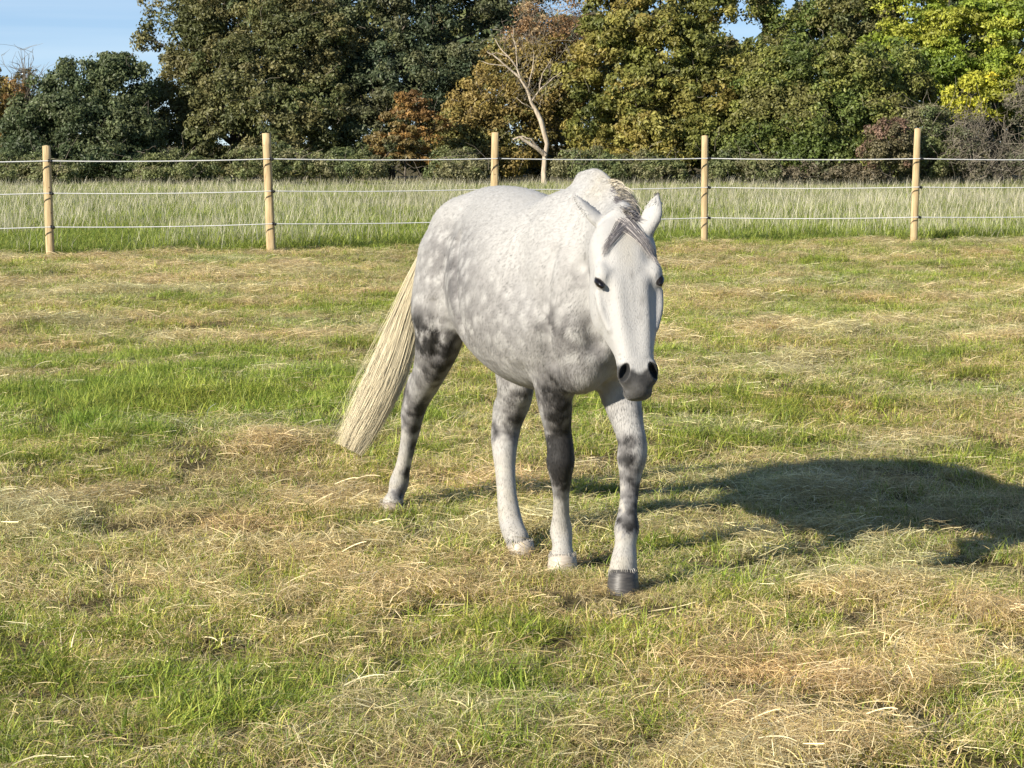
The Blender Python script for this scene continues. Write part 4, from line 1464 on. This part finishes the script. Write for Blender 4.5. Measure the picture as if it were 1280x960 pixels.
    p2 = r2[:, None] + dd[:, None] * (U[None] * rng.uniform(.03, .075, (k2, 1)))[..., None] - UP * (.02 * U ** 2)[None, :, None]
    c2 = np.array([.10, .095, .102]) * rng.uniform(.5, 2.0, (k2, 1))
    path, cols, ns = np.concatenate([path, p2]), np.concatenate([cols, c2]), ns + k2
    strands('mane', path, rng.uniform(.0014, .0026, ns), cols, fur, root)


build_horse()
# ------------------------------------------------------------------ grass and hay
def mat_grass():
    m, n, l, out = new_mat('grass_blade')
    a = node(n, 'ShaderNodeAttribute', attribute_name='col')
    t = node(n, 'ShaderNodeAttribute', attribute_name='tint', attribute_type='INSTANCER')
    c = mixc(n, l, 1.0, a.outputs['Color'], t.outputs['Color'], 'MULTIPLY')
    b = node(n, 'ShaderNodeBsdfPrincipled', i_Roughness=.5)
    b.inputs['Specular IOR Level'].default_value = .3
    tr = node(n, 'ShaderNodeBsdfTranslucent')
    mx = node(n, 'ShaderNodeMixShader', i_Fac=.32)
    l.new(c, b.inputs['Base Color'])
    l.new(c, tr.inputs['Color'])
    l.new(b.outputs[0], mx.inputs[1])
    l.new(tr.outputs[0], mx.inputs[2])
    l.new(mx.outputs[0], out.inputs['Surface'])
    return m


GRASS = mat_grass()
GREEN = np.array([[.155, .225, .030], [.205, .28, .036], [.27, .33, .050], [.34, .375, .068]])
LIME = np.array([[.42, .43, .080], [.51, .475, .115], [.59, .52, .17], [.34, .385, .062]])
STRAW = np.array([[.78, .665, .36], [.68, .57, .285], [.80, .71, .44], [.57, .45, .22], [.39, .285, .145]])
SEED = np.array([[.52, .47, .30], [.60, .54, .37], [.42, .38, .22]])


def blades(rng, n, rad, hgt, wid, lean, pal, segs=3, droop=.5):
    th = rng.uniform(0, 2 * PI, n)
    r = rad * np.sqrt(rng.random(n))
    base = np.stack([r * np.cos(th), r * np.sin(th), np.full(n, -.01)], 1)
    az = rng.uniform(0, 2 * PI, n)
    h = hgt[0] + (hgt[1] - hgt[0]) * rng.random(n) ** 1.3
    ln = lean[0] + (lean[1] - lean[0]) * rng.random(n)
    dirh = np.stack([np.cos(az), np.sin(az), np.zeros(n)], 1)
    sd = np.stack([-np.sin(az + rng.normal(0, .5, n)), np.cos(az + rng.normal(0, .5, n)), np.zeros(n)], 1)
    t = np.linspace(0, 1, segs + 1)
    P = base[:, None] + dirh[:, None] * (h * ln)[:, None, None] * (t ** 1.6)[None, :, None]
    P[..., 2] += h[:, None] * (t - droop * ln[:, None] * t ** 2.5)
    w = (wid[0] + (wid[1] - wid[0]) * rng.random(n))[:, None] * (1 - .85 * t ** 2)[None]
    V = np.stack([P - sd[:, None] * w[..., None] / 2, P + sd[:, None] * w[..., None] / 2], 2).reshape(-1, 3)
    m = segs + 1
    i = (np.arange(n)[:, None] * m + np.arange(segs)[None]) * 2
    F = np.stack([i, i + 1, i + 3, i + 2], -1).reshape(-1, 4)
    c = pal[rng.integers(0, len(pal), n)] * rng.uniform(.75, 1.25, (n, 1))
    return V, F, np.repeat(c, 2 * m, axis=0)


def stalks(rng, n, rad, length, wid, pal, comb=None, lift=.05):
    """dry stalks lying about, arched and crossing"""
    th = rng.uniform(0, 2 * PI, n)
    r = rad * np.sqrt(rng.random(n))
    L = rng.uniform(*length, n)
    az = rng.uniform(0, 2 * PI, n) if comb is None else rng.normal(comb, .55, n) + PI * (rng.random(n) < .5)
    d = np.stack([np.cos(az), np.sin(az), np.zeros(n)], 1)
    sd = np.stack([-np.sin(az), np.cos(az), rng.normal(0, .5, n)], 1)
    t = np.linspace(-.5, .5, 5)
    z0 = rng.uniform(.004, lift, n)
    tilt = rng.normal(0, .16, n)
    arch = rng.uniform(-.02, .24, n) * L
    cur = rng.normal(0, .3, n) * L
    P = np.stack([r * np.cos(th), r * np.sin(th), z0], 1)[:, None] + d[:, None] * (L[:, None] * t)[..., None] + (sd * [1, 1, 0])[:, None] * (cur[:, None] * (t ** 2)[None])[..., None]
    P[..., 2] += (tilt * L)[:, None] * t + arch[:, None] * (.25 - t ** 2)
    P[..., 2] = np.maximum(P[..., 2], .002)
    w = rng.uniform(*wid, n)[:, None] * np.array([1, 1, 1, .9, .5])[None]
    V = np.stack([P - sd[:, None] * w[..., None] / 2, P + sd[:, None] * w[..., None] / 2], 2).reshape(-1, 3)
    i = (np.arange(n)[:, None] * 5 + np.arange(4)[None]) * 2
    F = np.stack([i, i + 1, i + 3, i + 2], -1).reshape(-1, 4)
    c = pal[rng.integers(0, len(pal), n)] * rng.uniform(.7, 1.25, (n, 1))
    return V, F, np.repeat(c, 10, axis=0)


def proto(coll, name, pieces):
    V, F, Cc, o = [], [], [], 0
    for v, f, c in pieces:
        V.append(v); F.append(f + o); Cc.append(c); o += len(v)
    Cc = np.concatenate(Cc)
    ob = mesh_np(name, np.concatenate(V), np.concatenate(F), GRASS, attrs={'col': ('POINT', 'FLOAT_COLOR', np.column_stack([Cc, np.ones(len(Cc))]))}, link=False, smooth=True)
    coll.objects.link(ob)


def scatter(name, coll, P, rot, scl, pick, tint):
    n = len(P)
    me = bpy.data.meshes.new(name)
    me.vertices.add(n)
    me.vertices.foreach_set('co', np.ascontiguousarray(P, np.float32).ravel())
    for k, typ, arr in (('rot', 'FLOAT_VECTOR', rot), ('scl', 'FLOAT_VECTOR', scl), ('pick', 'INT', pick), ('tint', 'FLOAT_COLOR', np.column_stack([tint, np.ones(n)]))):
        a = me.attributes.new(k, typ, 'POINT')
        f = {'INT': 'value', 'FLOAT_VECTOR': 'vector', 'FLOAT_COLOR': 'color'}[typ]
        a.data.foreach_set(f, np.ascontiguousarray(arr, np.int32 if typ == 'INT' else np.float32).ravel())
    ob = bpy.data.objects.new(name, me)
    C.objects.link(ob)
    g = bpy.data.node_groups.new(name + '_nodes', 'GeometryNodeTree')
    g.interface.new_socket('Geometry', in_out='INPUT', socket_type='NodeSocketGeometry')
    g.interface.new_socket('Geometry', in_out='OUTPUT', socket_type='NodeSocketGeometry')
    N, L = g.nodes, g.links
    gi, go = N.new('NodeGroupInput'), N.new('NodeGroupOutput')
    ci = N.new('GeometryNodeCollectionInfo')
    ci.inputs['Collection'].default_value = coll
    ci.inputs['Separate Children'].default_value = True
    ci.inputs['Reset Children'].default_value = True
    ip = N.new('GeometryNodeInstanceOnPoints')
    ip.inputs['Pick Instance'].default_value = True

    def na(nm, typ):
        x = N.new('GeometryNodeInputNamedAttribute')
        x.data_type = typ
        x.inputs['Name'].default_value = nm
        return x.outputs['Attribute']
    L.new(gi.outputs[0], ip.inputs['Points'])
    L.new(ci.outputs[0], ip.inputs['Instance'])
    L.new(na('pick', 'INT'), ip.inputs['Instance Index'])
    L.new(na('rot', 'FLOAT_VECTOR'), ip.inputs['Rotation'])
    L.new(na('scl', 'FLOAT_VECTOR'), ip.inputs['Scale'])
    L.new(ip.outputs[0], go.inputs[0])
    md = ob.modifiers.new('scatter', 'NODES')
    md.node_group = g
    return ob


def spread(rng, y0, y1, dens, margin=1.6):
    """points on the field between two distances, as wide as the view and a good step to each side"""
    hw = lambda y: y * 640 / FOC * margin + .6
    area = (hw(y0) + hw(y1)) * (y1 - y0)
    n = int(area * dens)
    y = np.sqrt(y0 ** 2 + (y1 ** 2 - y0 ** 2) * rng.random(n))
    x = rng.uniform(-1, 1, n) * hw(y)
    return np.column_stack([x, y])


PATCH = [(200, 510, 1.7, 1.3, .75), (50, 490, 1.0, 1.5, .6), (340, 505, .9, .9, .45), (90, 905, .35, .5, .8), (260, 900, .4, .4, .55), (330, 850, .4, .4, .3), (760, 800, .3, .3, .5), (1180, 490, 1.2, 1.0, .35), (1000, 505, 1.0, .8, .35),
         (860, 570, .5, .8, .35), (600, 440, .7, .9, .25), (30, 690, .4, .8, .35), (1200, 345, 2, 2.2, .5), (300, 455, 1.4, .8, .3), (560, 830, .3, .4, .2), (1100, 900, .3, .2, .1), (960, 560, .6, .5, .3), (420, 870, .3, .4, .3), (690, 860, .3, .3, .3),
         (440, 750, .32, .5, -.6), (225, 690, .5, .6, -.4), (520, 660, .5, .5, -.5), (1010, 620, .8, .8, -.5), (850, 655, .5, .5, -.6), (1170, 650, .7, .7, -.5), (1000, 790, .5, .5, -.3), (1150, 850, .4, .5, -.25), (200, 362, 1.8, 1.6, -.7),
         (60, 430, 1.6, 1.0, -.7), (120, 350, 2, 1.6, -.4), (900, 410, 1.2, 1.0, -.5), (860, 365, 1.5, 1.0, -.5), (1050, 450, 1.0, .6, -.5), (600, 720, .4, .5, -.45), (870, 760, .4, .4, -.2), (330, 345, 2.0, 1.8, -.4), (640, 330, 3, 1.6, -.35), (150, 830, .3, .25, -.5), (700, 760, .3, .3, -.3)]
PATCHG = [(on_ground(u, v)[:2], rx, ry, a) for u, v, rx, ry, a in PATCH]


def greenness(P):
    g = .39 + 1.0 * (fbm(P, .8, 101, 3) - .5) + 1.9 * (fbm(P, 2.6, 102, 3) - .5)
    jit = 1 + 1.1 * (fbm(P, 1.9, 103, 3) - .5)
    for c, rx, ry, a in PATCHG:
        g = g + (a * .75 if a > 0 else a * .42) * jit * np.exp(-((P[:, 0] - c[0]) / rx) ** 2 - ((P[:, 1] - c[1]) / ry) ** 2)
    return g


def build_grass():
    rng = np.random.default_rng(21)
    cp = bpy.data.collections.new('paddock_tufts')
    NG = 5
    dry = lambda n, r=.09, h=(.025, .085), pal=STRAW: blades(rng, n, r, h, (.0015, .0032), (.7, 2.1), pal, segs=4, droop=.42)
    for k in range(NG):   # 0-4 short green
        proto(cp, 'a_green_%d' % k, [blades(rng, 34, .085, (.025, .085), (.0026, .0050), (.3, 1.3), GREEN), blades(rng, 18, .09, (.02, .08), (.002, .004), (.4, 1.5), LIME), dry(14), stalks(rng, 3, .08, (.05, .14), (.0013, .0024), STRAW)])
    for k in range(NG):   # 5-9 yellowish mixed
        proto(cp, 'b_mixed_%d' % k, [blades(rng, 22, .09, (.02, .075), (.0022, .0042), (.35, 1.5), LIME), blades(rng, 20, .09, (.025, .085), (.0026, .0045), (.3, 1.3), GREEN), dry(32), stalks(rng, 5, .09, (.04, .11), (.0011, .0022), STRAW * .88)])
    for k in range(NG):   # 10-14 straw over short grass
        proto(cp, 'c_straw_%d' % k, [dry(36), stalks(rng, 9, .10, (.04, .12), (.0011, .0022), STRAW * .88, lift=.035), blades(rng, 20, .10, (.02, .07), (.0022, .004), (.4, 1.6), LIME), blades(rng, 12, .10, (.02, .08), (.0025, .0045), (.3, 1.2), GREEN)])
    for k in range(NG):   # 15-19 straw, raked into a small heap
        proto(cp, 'd_heap_%d' % k, [stalks(rng, 30, .11, (.05, .14), (.0011, .0022), STRAW * .9, comb=rng.uniform(0, PI), lift=.05), dry(26, .11, (.04, .11)), blades(rng, 8, .10, (.03, .09), (.002, .004), (.4, 1.5), LIME)])
    for k in range(NG):   # 20-24 lush
        proto(cp, 'e_lush_%d' % k, [blades(rng, 46, .085, (.045, .13), (.0028, .0055), (.3, 1.3), GREEN, segs=4), blades(rng, 14, .09, (.03, .10), (.0025, .0045), (.4, 1.4), LIME), dry(9)])
    for k in range(NG):   # 25-29 brown thatch
        proto(cp, 'f_thatch_%d' % k, [stalks(rng, 20, .10, (.04, .12), (.0011, .0022), STRAW[[1, 3, 4]], lift=.03), dry(26, .10, (.03, .09), STRAW[[0, 1, 3, 4]]), blades(rng, 8, .10, (.02, .06), (.002, .0035), (.4, 1.6), LIME)])
    bands = [(4.2, 7.2, 620, .80), (7.2, 10.5, 520, .85), (10.5, 15, 400, .95), (15, 21, 300, 1.05), (21, 33.5, 200, 1.2)]
    allP, allS, allK, allT, allH = [], [], [], [], []
    for y0, y1, dn, sc in bands:
        P = spread(rng, y0, y1, dn)
        P = P[P[:, 1] < fence_y(P[:, 0]) + .3 + rng.normal(0, .15, len(P))]
        n = len(P)
        g = greenness(P) + rng.normal(0, .30, n)
        heap = fbm(P, 1.5, 111, 2)
        k = np.full(n, 5)
        k[g > .70] = 0
        k[g > 1.12] = 20
        k[g < .28] = 10
        k[(g < .08) & (heap > .55)] = 15
        k[(g < .04) & (heap <= .42)] = 25
        # leave small bare hollows between the tussocks
        hol = fbm(P, 5.5, 121, 2)
        keep = (hol > .42) | (rng.random(n) < .14)
        keep &= (fbm(P, 14.0, 123, 1) > .2)
        # the leading hoof stands on trodden ground
        keep &= ~((np.abs(P[:, 0] - .375) < .10) & (np.abs(P[:, 1] - 6.84) < .13) & (k != 25))
        low = (np.hypot(P[:, 0] - .375, P[:, 1] - 6.75) < .3)
        tnt = np.ones((n, 3)) * rng.uniform(.72, 1.34, (n, 1))
        tnt *= 1 + .3 * (fbm(P, .7, 131, 2) - .5)[:, None]
        tnt[:, 0] *= 1 + .25 * (fbm(P, 1.1, 133, 2) - .5)
        s = sc * rng.uniform(.75, 1.3, n) * np.where(low, .6, 1)
        z = ground_z(P[:, 0], P[:, 1]) + np.where((k == 15), .02 * sstep_(.5, .7, heap), 0)
        allP.append(np.column_stack([P, z])[keep])
        allS.append(s[keep])
        allK.append((k + rng.integers(0, NG, n))[keep])
        allT.append(tnt[keep])
    P, s, k, T = np.concatenate(allP), np.concatenate(allS), np.concatenate(allK), np.concatenate(allT)
    n = len(P)
    rot = np.column_stack([rng.normal(0, .12, n), rng.normal(0, .12, n), rng.uniform(0, 2 * PI, n)])
    scl = np.column_stack([s, s, s ** .75 * rng.uniform(.75, 1.25, n)])
    o = scatter('paddock_grass', cp, P, rot, scl, k, T)
    tag(o, 'short cut grass with dry hay lying in it across the paddock', 'grass', kind='stuff')
    # the meadow behind the fence
    cm = bpy.data.collections.new('meadow_tufts')
    for j in range(4):   # 0-3 fresh green strip
        proto(cm, 'a_strip_%d' % j, [blades(rng, 56, .17, (.08, .24), (.005, .010), (.2, 1.0), GREEN * .78, segs=4), blades(rng, 18, .17, (.08, .2), (.004, .007), (.3, 1.0), LIME)])
    for j in range(4):   # 4-7 tall pale grass
        proto(cm, 'b_tall_%d' % j, [blades(rng, 56, .19, (.10, .28), (.005, .009), (.3, 1.1), np.concatenate([GREEN, GREEN[1:], LIME[[3, 3]]]) * .85, segs=4), blades(rng, 2, .18, (.25, .42), (.003, .005), (.05, .4), SEED, segs=4, droop=.3)])
    for j in range(4):   # 8-11 dry, seeding
        proto(cm, 'c_seed_%d' % j, [blades(rng, 44, .19, (.10, .29), (.005, .008), (.3, 1.1), np.concatenate([LIME[[0, 3]], GREEN[1:]]) * .88, segs=4), blades(rng, 4, .2, (.25, .46), (.003, .006), (.05, .5), SEED, segs=4, droop=.4)])
    allP, allS, allK, allT = [], [], [], []
    for y0, y1, dn, sc in ((27, 36, 60, 1.05), (36, 47, 34, 1.35), (47, 58, 24, 1.6), (58, 76, 15, 1.9)):
        P = spread(rng, y0, y1, dn, 1.6)
        d = P[:, 1] - fence_y(P[:, 0])
        P, d = P[d > .25], d[d > .25]
        n = len(P)
        f = fbm(P * [1, .45], .5, 141, 3) + rng.normal(0, .06, n)
        k = np.where(d + 26 * (fbm(P, .3, 147, 2) - .5) < 6 + 3 * rng.normal(size=n), 0, np.where(f > .62, 8, 4))
        s = sc * rng.uniform(.8, 1.25, n)
        s = s * np.where(k == 0, .85, 1.0)
        tnt = np.ones((n, 3)) * rng.uniform(.88, 1.24, (n, 1)) * np.array([1.0, 1.03, 1.15]) * (1 + .35 * (fbm(P, .35, 151, 2) - .5))[:, None]
        allP.append(np.column_stack([P, ground_z(P[:, 0], P[:, 1])]))
        allS.append(s); allK.append(k + rng.integers(0, 4, n)); allT.append(tnt)
    P, s, k, T = np.concatenate(allP), np.concatenate(allS), np.concatenate(allK), np.concatenate(allT)
    n = len(P)
    rot = np.column_stack([rng.normal(0, .08, n), rng.normal(0, .08, n), rng.uniform(0, 2 * PI, n)])
    scl = np.column_stack([s, s, np.where(k < 4, s * .9, np.minimum(s, 1.15)) * rng.uniform(.7, 1.15, n)])
    o = scatter('meadow_grass', cm, P, rot, scl, k, T)
    tag(o, 'tall uncut meadow grass with dry seed heads behind the fence', 'grass', kind='stuff')


def sstep_(a, b, x):
    t = np.clip((x - a) / (b - a), 0, 1)
    return t * t * (3 - 2 * t)


build_grass()
